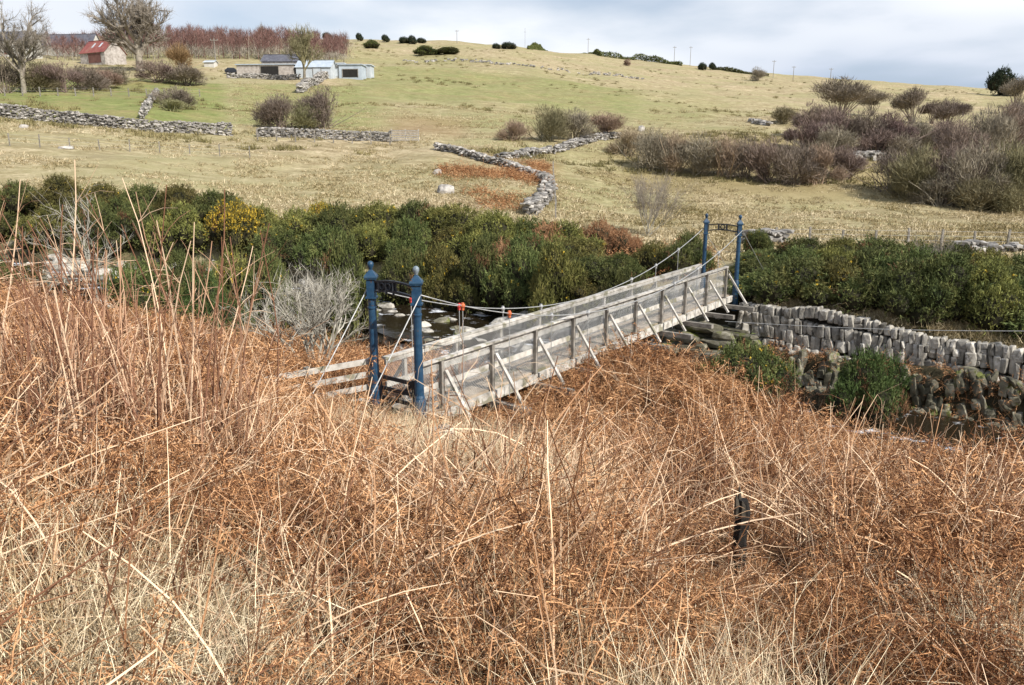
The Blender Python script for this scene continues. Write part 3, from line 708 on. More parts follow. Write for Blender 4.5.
# rushes and coarse tussocks dotted over the upper fields
g = np.random.default_rng(67); n = 9000; u = g.uniform(-.66, .72, n); yy = np.exp(g.uniform(math.log(85), math.log(430), n)); x = u*yy
m = fbm(x, yy, .035)+.5*fbm(x, yy, .15) > g.uniform(-.05, .45, n); x, yy = x[m], yy[m]
M['rush'] = mk('rush_tussock', [(.11,.10,.04),(.21,.18,.08),(.33,.275,.14)], .1, .9, island=.3, world=True, spec=.1)
scatter('rushes', protos(grass_tuft, M['rush'], 3, 540, n=40, hh=.55, w=.06, spread=.3, bend=(.3, 1.4), seg=2), np.column_stack([x, yy, H(x, yy)]), g.uniform(.6, 1.6, len(x)), 'dark rush tussocks dotted over the upper fields', 68, .1)
# ================================================================== GORSE
M['gorse'] = mk('gorse_dark', [(.038,.052,.017),(.10,.115,.036),(.20,.19,.065)], 2.6, .75, island=.45, orand=.32, spec=.2)
M['olive'] = mk('gorse_olive', [(.060,.064,.017),(.15,.145,.042),(.27,.235,.075)], 2.6, .75, island=.45, orand=.32, spec=.2)
M['broom'] = mk('green_broom', [(.035,.058,.016),(.08,.12,.034),(.15,.18,.065)], 1.2, .7, island=.4, spec=.2)
M['flower'] = mk('gorse_flower', [(.42,.27,.02),(.62,.43,.05)], 3, .7, island=.25)
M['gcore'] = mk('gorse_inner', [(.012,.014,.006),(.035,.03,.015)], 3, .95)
M['brownshoot'] = mk('gorse_brown_base', [(.11,.055,.028),(.27,.15,.075)], 2, .9, island=.4)
def gorse_mesh(seed, mats, dens=1.0, flowers=0, brown=.0, sp=1.0):
    """unit bush: radius 1, height 1.  rounded clumps carrying spiny shoots"""
    g = np.random.default_rng(seed); mb = MB(); nb_ = 17
    a = g.uniform(0, 6.283, nb_); r = np.sqrt(g.random(nb_))*.68
    C = np.column_stack([r*1.1*np.cos(a), r*1.1*np.sin(a), .16+.58*g.random(nb_)*(1-r*.7)]); Rb = g.uniform(.15, .38, nb_)
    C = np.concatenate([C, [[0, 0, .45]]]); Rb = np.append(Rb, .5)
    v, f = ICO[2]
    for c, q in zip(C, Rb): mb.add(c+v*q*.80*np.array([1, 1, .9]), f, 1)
    n = int(5200*dens); k = g.choice(len(C), n, p=Rb**2/np.sum(Rb**2)); d = nrm(g.normal(0, 1, (n, 3))); d[:, 2] = np.where(g.random(n) < .7, np.abs(d[:, 2]), d[:, 2]); 
    b = C[k]+d*Rb[k][:, None]*g.uniform(.72, 1.05, (n, 1))
    dist = np.linalg.norm(b[:, None]-C[None], axis=2)-Rb[None]*.78
    ok = (dist.min(1) > -.02) & (b[:, 2] > .0); b, d, k = b[ok], d[ok], k[ok]; n = len(b)
    ax = nrm(d*.8+np.array([0, 0, .65])+g.normal(0, .3, (n, 3))); L = g.uniform(.035, .085, n)*(1+1.1*(g.random(n) < .14))
    br = (b[:, 2] < brown*(.6+.6*g.random(n))) | (vn(b[:, 0]*2.6+seed, b[:, 1]*2.6+b[:, 2]*2.2) > .36+.1*g.random(n))
    for q in range(8):
        e = g.uniform(0, 1, (n, 1)); w = nrm(ax*.75+g.normal(0, .55, (n, 3)))
        for sel, mi in ((~br, 0), (br, 3)):
            if sel.any(): slivers(mb, (b+ax*L[:, None]*e)[sel], w[sel], L[sel]*.62, .017*sp, mi, g)
    if flowers:
        m = g.random(n) < flowers*sstep(.25, .7, b[:, 2])
        for q in range(5): slivers(mb, (b+ax*L[:, None]*.9)[m]+g.normal(0, .012, (m.sum(), 3)), g.normal(0, 1, (m.sum(), 3)), .035, .03, 2, g)
    return mb.mesh('gorse_crown', mats)
GM = {}
for k in range(4):
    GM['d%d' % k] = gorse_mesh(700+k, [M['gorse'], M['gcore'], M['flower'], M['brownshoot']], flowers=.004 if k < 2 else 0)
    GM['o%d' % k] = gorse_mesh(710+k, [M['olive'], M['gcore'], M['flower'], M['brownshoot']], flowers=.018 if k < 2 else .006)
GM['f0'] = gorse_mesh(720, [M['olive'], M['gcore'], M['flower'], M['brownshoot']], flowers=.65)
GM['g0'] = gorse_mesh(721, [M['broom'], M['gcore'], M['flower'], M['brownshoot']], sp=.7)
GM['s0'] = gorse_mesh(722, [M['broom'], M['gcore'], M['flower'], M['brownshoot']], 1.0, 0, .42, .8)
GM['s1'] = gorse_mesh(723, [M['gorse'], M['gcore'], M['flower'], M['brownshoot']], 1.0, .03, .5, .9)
M['russet'] = mk('russet_scrub', [(.15,.07,.034),(.36,.19,.095),(.45,.29,.17)], 2.6, .9, island=.4)
GM['b0'] = gorse_mesh(724, [M['russet'], M['gcore'], M['flower'], M['brownshoot']], 1.0, 0, 0, .9)
gg = np.random.default_rng(55)
def fitY(px, top, target, lo, hi):
    Ys = np.linspace(hi, lo, 160); u, s_ = ray(px, top); g_ = H(u*Ys, Ys); d = 5+s_*Ys-g_
    return float(Ys[np.argmin(np.abs(d-target)+.002*(hi-Ys))])
def gorse(kind, px, top, Y, wd, label, group='gorse bushes along the stream', name='gorse_bush', cat='bush', dz=-.15):
    if isinstance(Y, tuple): Y = fitY(px, top, *Y)
    p = pxat(px, Y, top); zt = at(px, top, Y)[2]; hh = max(.7, zt-p[2]-dz)
    o = bpy.data.objects.new(name, GM[kind]); COL.objects.link(o); o.location = (p[0], p[1], p[2]+dz)
    o.rotation_euler = (0, 0, gg.uniform(0, 6.28)); o.scale = (wd/2, wd/2*gg.uniform(.9, 1.1), hh/.93)
    tag(o, label, cat, group); return o
KN = {'d': 'dark green', 'o': 'olive green'}
def row(where, lst, Y, wd, group):
    for k, (px, top) in enumerate(lst):
        kd = ('d', 'd', 'o', 'd')[k % 4] if 'wall' in where else ('o', 'd', 'o', 'o', 'd')[k % 5] if 'back' in where else ('d', 'o', 'd')[k % 3]
        y = Y(px) if callable(Y) else Y
        if isinstance(y, tuple): y = fitY(px, top, *y)
        gorse('%s%d' % (kd, gg.integers(0, 4)), px, top, y+gg.normal(0, .5), wd*gg.uniform(.9, 1.15), '%s gorse bush, %s from the left in %s' % (KN[kd], ORD[k], where), group)
row('the back row under the slope', [(-25,185),(18,184),(60,181),(100,186),(140,187),(180,187),(216,196),(256,208),(298,212),(338,206),(378,205),(418,203),(458,207),(494,214),(528,220),(562,228)], (2.1, 38, 60), 4.3, 'gorse bushes in the back row below the pale slope')
row('the middle row at the left', [(5,208),(48,212),(92,208),(136,210),(180,212),(285,228),(325,229),(368,226)], (2.2, 34, 50), 4.0, 'gorse bushes in the middle row left of the towers')
row('the middle row between the towers', [(410,226),(452,230),(492,236),(532,236),(572,240)], (2.2, 34, 48), 3.9, 'gorse bushes in the middle row between the towers')
gorse('f0', 238, 206, (2.6, 38, 50), 3.8, 'gorse bush covered in yellow flowers near the middle of the left thicket')
gorse('f0', 322, 204, (1.4, 44, 60), 2.0, 'small yellow flowering gorse bush on the top edge of the thicket')
row('the row above the waterside row', [(402,252),(440,250),(480,252),(520,250),(556,254),(594,258),(625,262)], (2.6, 30.5, 40), 3.3, 'gorse bushes in the lowest row over the water')
row('the waterside row', [(430,272),(468,276),(506,278),(545,278),(582,276),(618,280)], (1.5, 28.5, 38), 2.4, 'gorse bushes at the water under the thicket')
row('the row left of the far tower', [(622,258),(655,244),(690,236)], lambda p: 31.2-(p-622)*.006, 2.6, 'gorse bushes left of the far tower')
row('the low row behind the bracken', [(-10,262),(25,272),(140,262),(175,256),(232,258),(268,258),(345,252)], 30, 3.0, 'gorse bushes behind the bracken at the left')
gorse('g0', 203, 274, 27.5, 2.5, 'bright green broom bush standing low behind the willowherb stems', 'broom bushes', 'broom_bush')
gorse('g0', 232, 300, 26, 2.0, 'low green broom bush left of the pale lichened shrub', 'broom bushes', 'broom_bush')
def wallY(p): u, _ = ray(p, 170); t = (26*u-7.9)/(.794+.6075*u); return 26-.6075*t
row('the third row behind the wall', [(770,250),(806,243),(842,240),(880,241),(918,244),(955,250),(992,253),(1030,256)], lambda p: wallY(p)+6.2, 3.3, 'gorse bushes in the third row back from the stone wall')
row('the second row behind the wall', [(764,258),(800,251),(838,250),(876,252),(914,252),(952,258),(990,264),(1026,268)], lambda p: wallY(p)+3.8, 3.0, 'gorse bushes in the second row behind the stone wall')
row('the row overhanging the wall', [(770,272),(804,260),(840,263),(878,275),(914,264),(952,263),(990,272),(1028,284)], lambda p: wallY(p)+1.15, 3.3, 'gorse bushes overhanging the stone wall')
gorse('s1', 745, 345, (1.5, 17.5, 22), 2.5, 'rounded green gorse bush on the near bank in front of the abutment', 'small gorse bushes on the near bank')
gorse('s0', 868, 357, (1.45, 16, 21), 2.8, 'rounded green gorse bush with brown base beside the water', 'small gorse bushes on the near bank')
gorse('b0', 684, 364, (.9, 17.5, 22), 1.7, 'low brown scrubby bush below the bridge braces', 'small gorse bushes on the near bank', 'scrub_bush')
gorse('b0', 782, 376, (.9, 17.5, 22), 1.5, 'brown withered bush right of the small gorse bush', 'small gorse bushes on the near bank', 'scrub_bush')
gorse('b0', 600, 223, (1.7, 33, 50), 3.0, 'russet withered bush above the far handrail left of the bare whippy shrub', 'withered bushes on the bank', 'scrub_bush')
gorse('b0', 622, 231, (1.5, 31, 45), 2.4, 'small russet withered bush directly behind the far handrail', 'withered bushes on the bank', 'scrub_bush')
gorse('b0', 548, 226, (2.0, 38, 55), 3.2, 'brown leafless gorse bush amid the green thicket', 'withered bushes on the bank', 'scrub_bush')
gorse('b0', 505, 246, (2.2, 32, 42), 2.8, 'brown withered bush among the gorse between the towers', 'withered bushes on the bank', 'scrub_bush')
gorse('d1', 760, 231, 37, 1.6, 'small gorse bush behind the far blue tower', 'gorse bushes left of the far tower')

# ================================================================== BARE TREES AND SHRUBS
def bark(n, c, **k): return mk(n, c, 1.5, .9, island=.25, **k)
M['bark'] = bark('grey_bark', [(.15,.13,.10),(.31,.275,.21)]); M['twig'] = bark('bare_twigs', [(.18,.15,.12),(.31,.27,.22)])
M['lichen'] = bark('lichened_twigs', [(.21,.19,.15),(.35,.325,.265),(.45,.42,.36)])
M['scrubA'] = bark('grey_brown_scrub', [(.15,.122,.09),(.29,.24,.185)], orand=.22); M['scrubB'] = bark('purple_scrub', [(.14,.098,.082),(.26,.19,.16)], orand=.2)
M['scrubC'] = bark('olive_scrub', [(.14,.13,.065),(.30,.265,.15)], orand=.2); M['willow'] = bark('orange_willow', [(.20,.125,.06),(.33,.22,.11)])
M['tansc'] = bark('tan_scrub', [(.23,.165,.115),(.38,.285,.20)], orand=.15)
M['wood_red'] = bark('birch_twigs', [(.125,.066,.056),(.225,.13,.108)]); M['conifer'] = mk('dark_conifer', [(.010,.018,.010),(.035,.05,.025)], 2, .8, island=.4)
M['birchbark'] = bark('pale_birch_stems', [(.22,.19,.15),(.36,.32,.26)])
def grow(tr, cr, tw, p, d, L, r, lev, mx, g, spread, up, nch, seg=4, trunkonly=False):
    P = [p]; dd = d
    for k in range(seg):
        dd = nrm(dd+g.normal(0, .10+.05*lev, 3)+np.array([0, 0, up*.12])); P.append(P[-1]+dd*L/seg)
    P = np.array(P); rr = np.linspace(r, r*.5 if lev < mx else r*.3, seg+1)
    tube(tr if lev == 0 else cr, P, rr, 8 if lev == 0 else (5 if lev < 3 else 3), cap=False)
    if lev == mx: tw.append((P[-1], dd, L)); tw.append((P[seg//2], dd, L)); return
    for c in range(nch[lev]):
        e = (.35+.65*(c+1)/nch[lev]) if lev == 0 else g.uniform(.3, 1.0)
        if c == nch[lev]-1: e = 1.0
        k = min(int(e*seg), seg-1); q = P[k]+(P[k+1]-P[k])*(e*seg-k) if e < 1 else P[-1]
        ang = g.uniform(.35, 1.0)*spread*(.35 if c == nch[lev]-1 else 1); perp = nrm(np.cross(dd, g.normal(0, 1, 3)))
        nd = nrm(dd*math.cos(ang)+perp*math.sin(ang)+np.array([0, 0, up*.25]))
        grow(tr, cr, tw, q, nd, L*g.uniform(.55, .78), r*g.uniform(.45, .62), lev+1, mx, g, spread, up, nch, max(3, seg-1))
def bare_tree(seed, name, loc, hh, label, group, nch=(7, 5, 4, 4), spread=.95, up=.5, r=None, twl=1.0, trunk=.42, mats=None, ntw=7, tww=.03, lean=(0, 0), starts=1, cat='tree'):
    g = np.random.default_rng(seed); tr, cr = MB(), MB(); tw = []; mx = len(nch)
    for s_ in range(starts):
        b = np.array([0, 0, -.2]) if starts == 1 else np.array([*g.normal(0, .12, 2), -.1])
        d0 = nrm(np.array([lean[0], lean[1], 1.0])+(0 if starts == 1 else g.normal(0, .38, 3)*np.array([1, 1, 0])))
        grow(tr, cr, tw, b, d0, trunk*10, r or .32, 0, mx, g, spread, up, nch)
    B = np.array([t[0] for t in tw]); D = np.array([t[1] for t in tw]); L = np.array([t[2] for t in tw])
    for q in range(ntw):
        d = nrm(D+g.normal(0, .55, D.shape)+np.array([0, 0, up*.2])); slivers(cr, B-D*(L*g.uniform(0, .6, len(L)))[:, None], d, L*g.uniform(.5, 1.1, len(L))*twl, tww, g=g)
    zmax = max(v[:, 2].max() for v in cr.V); k = hh/zmax
    for m_ in (tr, cr):
        m_.V = [v*k for v in m_.V]
    root = empty(name, loc, g.uniform(0, .3)); tag(root, label, cat, group)
    mt = mats or (M['bark'], M['twig'])
    tr.obj('trunk', mt[0], root, True); cr.obj('crown', mt[1], root); return root
def hgt_of(px, top, p): return at(px, top, p[1])[2]-p[2]
def tree_at(seed, px, base, top, label, group='bare trees by the farm', **kw):
    p = gp(px, base, 12); return bare_tree(seed, 'bare_tree', p, hgt_of(px, top, p), label, group, **kw)
tree_at(1, 24, 93, -14, 'tall bare tree at the left edge in front of the farmhouse', nch=(8, 5, 4, 4), spread=1.0, tww=.022, ntw=7)
tree_at(4, 141, 71, -24, 'large spreading bare tree right of the red roofed barn', nch=(8, 6, 5, 4), spread=1.1, up=.65, trunk=.34, tww=.03, r=.42, ntw=4, mats=(M['birchbark'], M['twig']))
tree_at(3, 304, 80, 20, 'slender bare tree growing in front of the stone byre', nch=(8, 5, 4, 4), spread=.65, up=.8, tww=.035, mats=(M['bark'], M['scrubC']))
tree_at(8, 266, 45, 20, 'small bare tree on the skyline above the birch wood', nch=(6, 5, 4), spread=1.0, tww=.05)
# shrubs near the bridge
p = pxat(312, 20.0, 300); bare_tree(12, 'lichened_shrub', p, at(312, 250, 20)[2]-p[2], 'pale grey lichened bare shrub left of the near blue tower', None, nch=(5, 4, 4), spread=.75, up=.25, r=.13, trunk=.36, mats=(M['lichen'], M['lichen']), ntw=2, tww=.03, starts=7, cat='shrub')
p = gp(648, 236, 20); bare_tree(13, 'bare_shrub', p, hgt_of(648, 160, p), 'tall bare whippy shrub at the field edge left of the far tower', None, nch=(5, 4, 3), spread=.42, up=.35, r=.06, trunk=.5, mats=(M['lichen'], M['twig']), ntw=2, tww=.03, starts=13, cat='shrub')
p = pxat(80, 31); bare_tree(17, 'dead_tree', p, at(80, 176, 31)[2]-p[2], 'twisted grey dead tree standing in the gorse at the left', None, nch=(7, 5, 4), spread=1.3, up=.05, r=.16, trunk=.45, mats=(M['lichen'], M['lichen']), ntw=2, tww=.03)
p = pxat(948, 27); bare_tree(19, 'bare_sapling', p, at(948, 218, 27)[2]-p[2], 'thin bare sapling poking out of the gorse above the wall', None, nch=(4, 4), spread=.6, up=.5, r=.10, trunk=.6, mats=(M['twig'], M['twig']), ntw=3, tww=.05, starts=5, cat='shrub')

def shrub_mesh(seed, mat, n=1900, tree=0.0, dens=1.0, L0=.13):
    """unit shrub: radius .5, height 1; stems and a haze of twigs in uneven lobes"""
    g = np.random.default_rng(seed); mb = MB(); ns = 26
    z0 = .35*tree
    B = np.column_stack([g.normal(0, .07 if not tree else .02, ns), g.normal(0, .07 if not tree else .02, ns), np.full(ns, -.03)])
    stalks(mb, B, dirs(ns, .05, 1.0 if not tree else .55, g), g.uniform(.5, 1.0, ns), .010, .003, g.uniform(-.5, .1, ns), seg=4, n=3, g=g, wob=.12)
    nl = 8; a = g.uniform(0, 6.28, nl); r = np.sqrt(g.random(nl))*.33
    C = np.column_stack([r*np.cos(a), r*np.sin(a), z0+(1-z0)*(.2+.5*g.random(nl)*(1-r))]); Rl = g.uniform(.10, .26, nl)
    C[0] = (0, 0, z0+(1-z0)*.62); Rl[0] = .27
    k = g.integers(0, nl, n); d = nrm(g.normal(0, 1, (n, 3))); b = C[k]+d*(Rl[k]*g.random(n)**.5)[:, None]*np.array([1, 1, (1-z0)*1.15])
    b = b[b[:, 2] > 0]; n = len(b); out = nrm(b-np.array([0, 0, .1+z0*.7]))
    for q in range(3): slivers(mb, b+g.normal(0, .02, (n, 3)), out*.7+np.array([0, 0, .45])+g.normal(0, .45, (n, 3)), g.uniform(.5, 1.2, n)*L0, .0085*dens, g=g)
    return mb.mesh('shrub_twigs', mat)
SM = {}
for k in range(3):
    SM['A%d' % k] = shrub_mesh(800+k, M['scrubA']); SM['B%d' % k] = shrub_mesh(810+k, M['scrubB']); SM['C%d' % k] = shrub_mesh(820+k, M['scrubC'])
    SM['T%d' % k] = shrub_mesh(840+k, M['scrubA'], 2200, 1.0, 1.15, .10); SM['N%d' % k] = shrub_mesh(830+k, M['tansc'])
SM['W0'] = shrub_mesh(850, M['willow'], L0=.2)
def shrub(kind, px, top, base, wpx, label, group, name='bare_shrub', cat='shrub'):
    p = gp(px, base, 20); hh = hgt_of(px, top, p); wd = wpx/F*p[1]
    o = bpy.data.objects.new(name, SM[kind+str(gg.integers(0, 3)) if len(kind) == 1 else kind]); COL.objects.link(o); o.location = p-np.array([0, 0, .1])
    o.rotation_euler = (0, 0, gg.uniform(0, 6.28)); o.scale = (wd*1.05, wd*1.05, hh*1.04); return tag(o, label, cat, group)
CN = {'A': 'grey brown', 'B': 'purplish brown', 'C': 'olive tinged', 'N': 'tan'}
def shrubs(where, lst, group):
    for k, (kd, px, top, base, w) in enumerate(lst): shrub(kd, px, top, base, w, '%s bare shrub, %s from the left %s' % (CN[kd], ORD[k], where), group)
shrubs('along the field edge', [('N',628,124,156,46),('A',650,126,170,52),('N',674,128,172,50),('A',698,130,175,54),('N',722,132,177,52),('A',746,134,180,54),('B',768,134,183,52),('A',794,136,185,60),('N',818,140,184,50),('B',842,142,178,50)], 'bare shrubs along the field edge')
shrubs('in the hollow under the round trees', [('C',782,104,124,34),('B',812,100,138,50),('B',838,104,148,56),('A',862,108,152,54),('B',888,108,153,56),('A',914,114,152,50),('B',938,118,152,50),('B',804,116,152,50),('A',830,122,158,52),('B',876,126,158,50),('A',902,130,160,50)], 'bare shrubs in the hollow')
shrubs('in the upper right scrub', [('B',958,112,168,52),('A',984,104,165,54),('B',1006,98,150,48),('A',1024,92,150,46)], 'bare shrubs in the upper scrub at the right')
shrubs('just above the flat field', [('A',893,146,192,64),('C',922,142,200,70),('B',950,136,204,70),('A',976,134,207,72),('C',1003,136,210,74),('A',1032,130,211,76)], 'bare shrubs above the flat field')
shrubs('at the scrub foot by the flat field', [('C',905,168,199,50),('A',938,172,206,56),('C',972,172,210,60),('C',1010,170,213,64)], 'bare shrubs at the foot of the scrub')
shrubs('behind the rubble wall', [('N',514,117,141,38),('C',545,102,141,50),('A',574,106,139,52),('N',602,110,136,46)], 'bare shrubs behind the rubble wall')
shrubs('behind the fenced field wall', [('A',280,92,129,48),('C',300,100,129,44),('A',324,84,129,52)], 'bare shrubs behind the fenced wall')
shrubs('in the farm hedge', [('A',4,52,93,52),('C',36,58,92,50),('B',62,60,92,46),('A',84,64,90,46),('N',104,66,88,40),('A',122,66,84,38),('B',160,58,82,44),('A',186,62,86,42)], 'bare shrubs in the farm hedge')
shrub('A', 178, 84, 108, 44, 'bare shrub overhanging the end of the track wall', None); shrub('C', 170, 97, 111, 38, 'low olive shrub beside the track wall', None)
shrub('W0', 180, 43, 70, 34, 'orange twigged willow beside the birch wood', None, 'willow_shrub')
shrub('A', 756, 66, 81, 18, 'small lone bare tree on the open hillside', None); shrub('N', 628, 58, 66, 9, 'tiny bush on the upper hill under the skyline hedge', None)
for px, top, base, w, lb in ((838,77,122,58,'largest round headed bare tree above the dark hollow'),(872,90,116,32,'small round headed bare tree right of the largest one'),(912,87,124,42,'round headed bare tree above the rubble in the hollow'),(932,100,124,26,'smallest round headed bare tree beside the scrub'),(944,98,135,40,'round headed bare tree left of the dark conifer'),(1016,76,108,34,'round headed bare tree at the right edge beside the conifer')):
    shrub('T', px, top, base, w, lb, 'round headed bare trees', 'round_tree', 'tree')
# conifers and gorse on the skyline
def conifer_mesh(seed, broad):
    g = np.random.default_rng(seed); mb = MB(); tube(mb, [(0, 0, -.1), (0, 0, .5), (0, 0, .95)], [.03, .02, .005], 6)
    n = 1500; z = g.random(n)**.8*.95+.04; rmax = (.5*(1-z)**.75 if not broad else .5*np.sqrt(np.clip(1-((z-.42)/.6)**2, 0, 1)))*(.8+.3*np.sin(z*19+g.uniform(0, 6)))
    a = g.uniform(0, 6.28, n); r = rmax*np.sqrt(g.random(n)); b = np.column_stack([r*np.cos(a), r*np.sin(a), z])
    for q in range(3): slivers(mb, b, np.column_stack([np.cos(a), np.sin(a), g.normal(-.1, .4, n)])+g.normal(0, .5, (n, 3)), .12, .035, g=g)
    return mb.mesh('conifer', M['conifer'])
M['conifer2'] = mk('evergreen_leaf', [(.010,.020,.012),(.03,.045,.024),(.06,.08,.04)], 2.6, .8, island=.4)
CM = [gorse_mesh(900, [M['conifer2'], M['gcore'], M['flower'], M['conifer2']], .5, sp=1.6), conifer_mesh(901, False), gorse_mesh(902, [M['conifer2'], M['gcore'], M['flower'], M['conifer2']], .5, sp=1.6)]
for k, (m_, px, top, base, w, lb) in enumerate([(0,1001,68,96,34,'large dark evergreen tree on the right skyline'),(2,327,27,40,11,'dark rounded evergreen on the skyline above the byre'),(0,359,28,41,9,'small dark conifer on the skyline right of the rounded evergreen'),(0,385,30,42,10,'dark conifer left of the skyline clump'),(2,404,32,43,12,'low dark evergreen at the left of the skyline clump'),(0,412,30,44,11,'tallest conifer of the skyline clump'),(2,421,34,43,10,'low dark evergreen at the right of the skyline clump'),(2,508,37,49,16,'dark evergreen clump on the skyline by a pole'),(2,496,39,49,9,'small conifer left of the dark skyline clump'),(2,702,57,70,9,'left one of two small evergreens on the skyline by the double poles'),(0,712,58,70,9,'right one of two small evergreens on the skyline by the double poles')]):
    p = gp(px, base, 100); o = bpy.data.objects.new('evergreen_tree', CM[m_]); COL.objects.link(o); o.location = p; hh = hgt_of(px, top, p)*(.62 if px < 990 else 1); wd = w/F*p[1]; o.scale = (wd*.5, wd*.5, hh); tag(o, lb, 'tree', 'evergreens on the skyline')
for px, top, base, w, lb in ((425,47,55,30,'left dark gorse bush in the short strip on the upper field'),(447,48,54,34,'right dark gorse bush in the short strip on the upper field'),(343,39,47,14,'small gorse bush above the tin shed'),(372,41,48,20,'low gorse bush on the upper field left of the strip')):
    p = gp(px, base, 100); gorse('d2', px, top, p[1], w/F*p[1], lb, 'gorse bushes on the upper field', dz=-.3)
def hedge(pts, hh, label):
    g = np.random.default_rng(3); mb = MB()
    for (x0, b0), (x1, b1) in zip(pts[:-1], pts[1:]):
        a, b = gp(x0, b0, 100), gp(x1, b1, 100); n = int(np.linalg.norm(b-a)*40); e = g.random(n)
        q = a+(b-a)*e[:, None]; q[:, 1] += g.normal(0, 1, n); q[:, 2] = H(q[:, 0], q[:, 1])+g.random(n)*hh*(.35+.75*np.clip(.5+1.6*vn(q[:, 0]*.12, q[:, 0]*0), 0, 1))
        slivers(mb, q, g.normal(0, 1, (n, 3))+np.array([0, 0, .6]), 1.1, .55, g=g)
    tag(mb.obj('hedge', M['gorse']), label, 'hedge')
hedge([(528,49),(560,52),(600,56),(640,60),(682,66)], 3.4, 'dark gorse hedge along the middle of the skyline'); hedge([(716,70),(740,73),(768,76)], 2.2, 'short dark hedge on the skyline right of the double poles')
# birch wood behind the farm reads as one mass
g = np.random.default_rng(77); mb = MB(); Bt = []
for k in range(430):
    px = g.uniform(128, 352) if k < 360 else g.uniform(60, 130); Y = g.uniform(262, 335); p = pxat(px, Y)
    hh = g.uniform(6, 9.5)*(1-.35*sstep(285, 352, px))*(1-.25*sstep(150, 100, px)); tube(mb, [p-np.array([0, 0, .5]), p+np.array([g.normal(0, .4), 0, hh*.9])], [.13, .04], 4, 1 if g.random() < .5 else 0, cap=False)
    n = 130; z = g.random(n)**.8; b = p+np.column_stack([g.normal(0, 1.5, n)*(1.2-z), g.normal(0, 1.5, n)*(1.2-z), hh*(.06+.88*z)]); lo_ = z < .38
    for s_, mi in ((lo_, 1), (~lo_, 0)):
        if s_.any(): slivers(mb, b[s_], np.column_stack([g.normal(0, .5, s_.sum()), g.normal(0, .5, s_.sum()), np.full(s_.sum(), .8)]), g.uniform(1.2, 2.8, s_.sum()), .11, mi, g=g)
tag(mb.obj('birch_wood', [M['wood_red'], M['birchbark']]), 'reddish leafless birch wood on the rise behind the farm', 'wood', kind='stuff')
# ================================================================== FIELD WALLS, FENCES, BOULDERS
def field_wall(pix, hh, th, label, ss=(.55, .4, .28), tumble=.0, seed=1, name='stone_wall', pts=None, mat='fieldstone', gap=1.0):
    g = np.random.default_rng(seed); mb = MB(); P = pts if pts is not None else np.array([gp(a, b, 15) for a, b in pix])
    seg = np.linalg.norm(np.diff(P[:, :2], axis=0), axis=1); cum = np.append(0, np.cumsum(seg)); Lw = cum[-1]
    nrow = max(1, int(round(hh/ss[2]*1.15)))
    for row in range(nrow):
        t = g.uniform(0, .2)
        while t < Lw:
            w = ss[0]*g.uniform(.6, 1.4); x, y = np.interp(t, cum, P[:, 0]), np.interp(t, cum, P[:, 1]); k = min(np.searchsorted(cum, t, 'right')-1, len(seg)-1); d = (P[k+1]-P[k])[:2]/seg[k]
            top = hh*(1-tumble*(.5+.9*vn(np.array(t*.35), np.array(seed*3.1)))); zr = (row+.5)*ss[2]*.87
            if zr < top and g.random() < gap:
                for side in ((-1, 1) if th > .5 else (0,)):
                    off = side*th*.25*(1-.25*row/nrow)+g.normal(0, .05+.25*tumble); px_, py_ = x-d[1]*off, y+d[0]*off
                    stone(mb, (px_, py_, h(px_, py_)+zr+g.normal(0, .03)), (w*1.12, th*(.62 if side else 1.05), ss[2]*g.uniform(.85, 1.35)), rotz=math.atan2(d[1], d[0])+g.normal(0, .1+.5*tumble), tilt=g.normal(0, .06+.3*tumble), sub=1, p=.5, g=g, rough=.14)
            t += w
    o = mb.obj(name, M[mat]); return tag(o, label, 'stone wall')
field_wall([(-40,114),(0,118),(60,123),(120,129),(180,133),(233,136)], 1.45, .7, 'long grey dry stone wall crossing the left pasture', (.42,.35,.19), .12, 2)
field_wall([(258,137),(320,139),(372,141),(391,142)], 1.2, .6, 'grey field wall behind the wire fence and hurdle', (.40,.35,.18), .12, 3)
field_wall([(437,149),(465,156),(500,165),(522,173),(542,180),(549,190),(546,199),(536,208),(530,217)], .95, .9, 'tumbledown stone wall curving down to the gorse', (.36,.32,.2), .4, 4)
field_wall([(500,158),(532,155),(558,151),(575,146),(594,140),(616,138),(636,139)], .95, 1.3, 'broken rubble wall below the tan shrubs', (.42,.36,.22), .55, 5, gap=.9)
field_wall([(142,119),(147,110),(153,100),(158,94)], 1.0, .6, 'short pale wall beside the track running uphill', (.7,.5,.3), .1, 6)
field_wall([(228,78),(262,79),(300,79)], 1.3, .6, 'low stone yard wall in front of the stone byre', (.7,.5,.35), .25, 7)
field_wall([(330,77),(318,83),(306,88),(300,93)], 2.0, 1.6, 'stony bank of rubble right of the slender bare tree', (.8,.6,.4), .35, 8)
field_wall([(404,62),(450,61),(500,65),(550,70),(600,75),(645,80)], 1.1, .6, 'faint old wall across the upper hillside', (1.3,.7,.45), .6, 9, gap=.6)
field_wall([(748,244),(764,243),(778,242)], .8, 1.5, 'heap of pale stones behind the far blue tower', (.3,.28,.2), .5, 10, name='stone_heap')
field_wall([(962,252),(1000,251),(1040,252)], .6, 1.0, 'line of tumbled stones behind the gorse at the right', (.32,.28,.2), .5, 11, name='stone_heap')
field_wall([(852,160),(872,160),(888,159)], 1.3, 1.8, 'pale stone heap in the dark scrubby hollow', (.7,.5,.4), .5, 12, name='stone_heap')
field_wall([(752,122),(768,126)], 1.1, 1.6, 'grey stone heap beside the olive shrub on the hill', (.8,.6,.4), .5, 13, name='stone_heap')
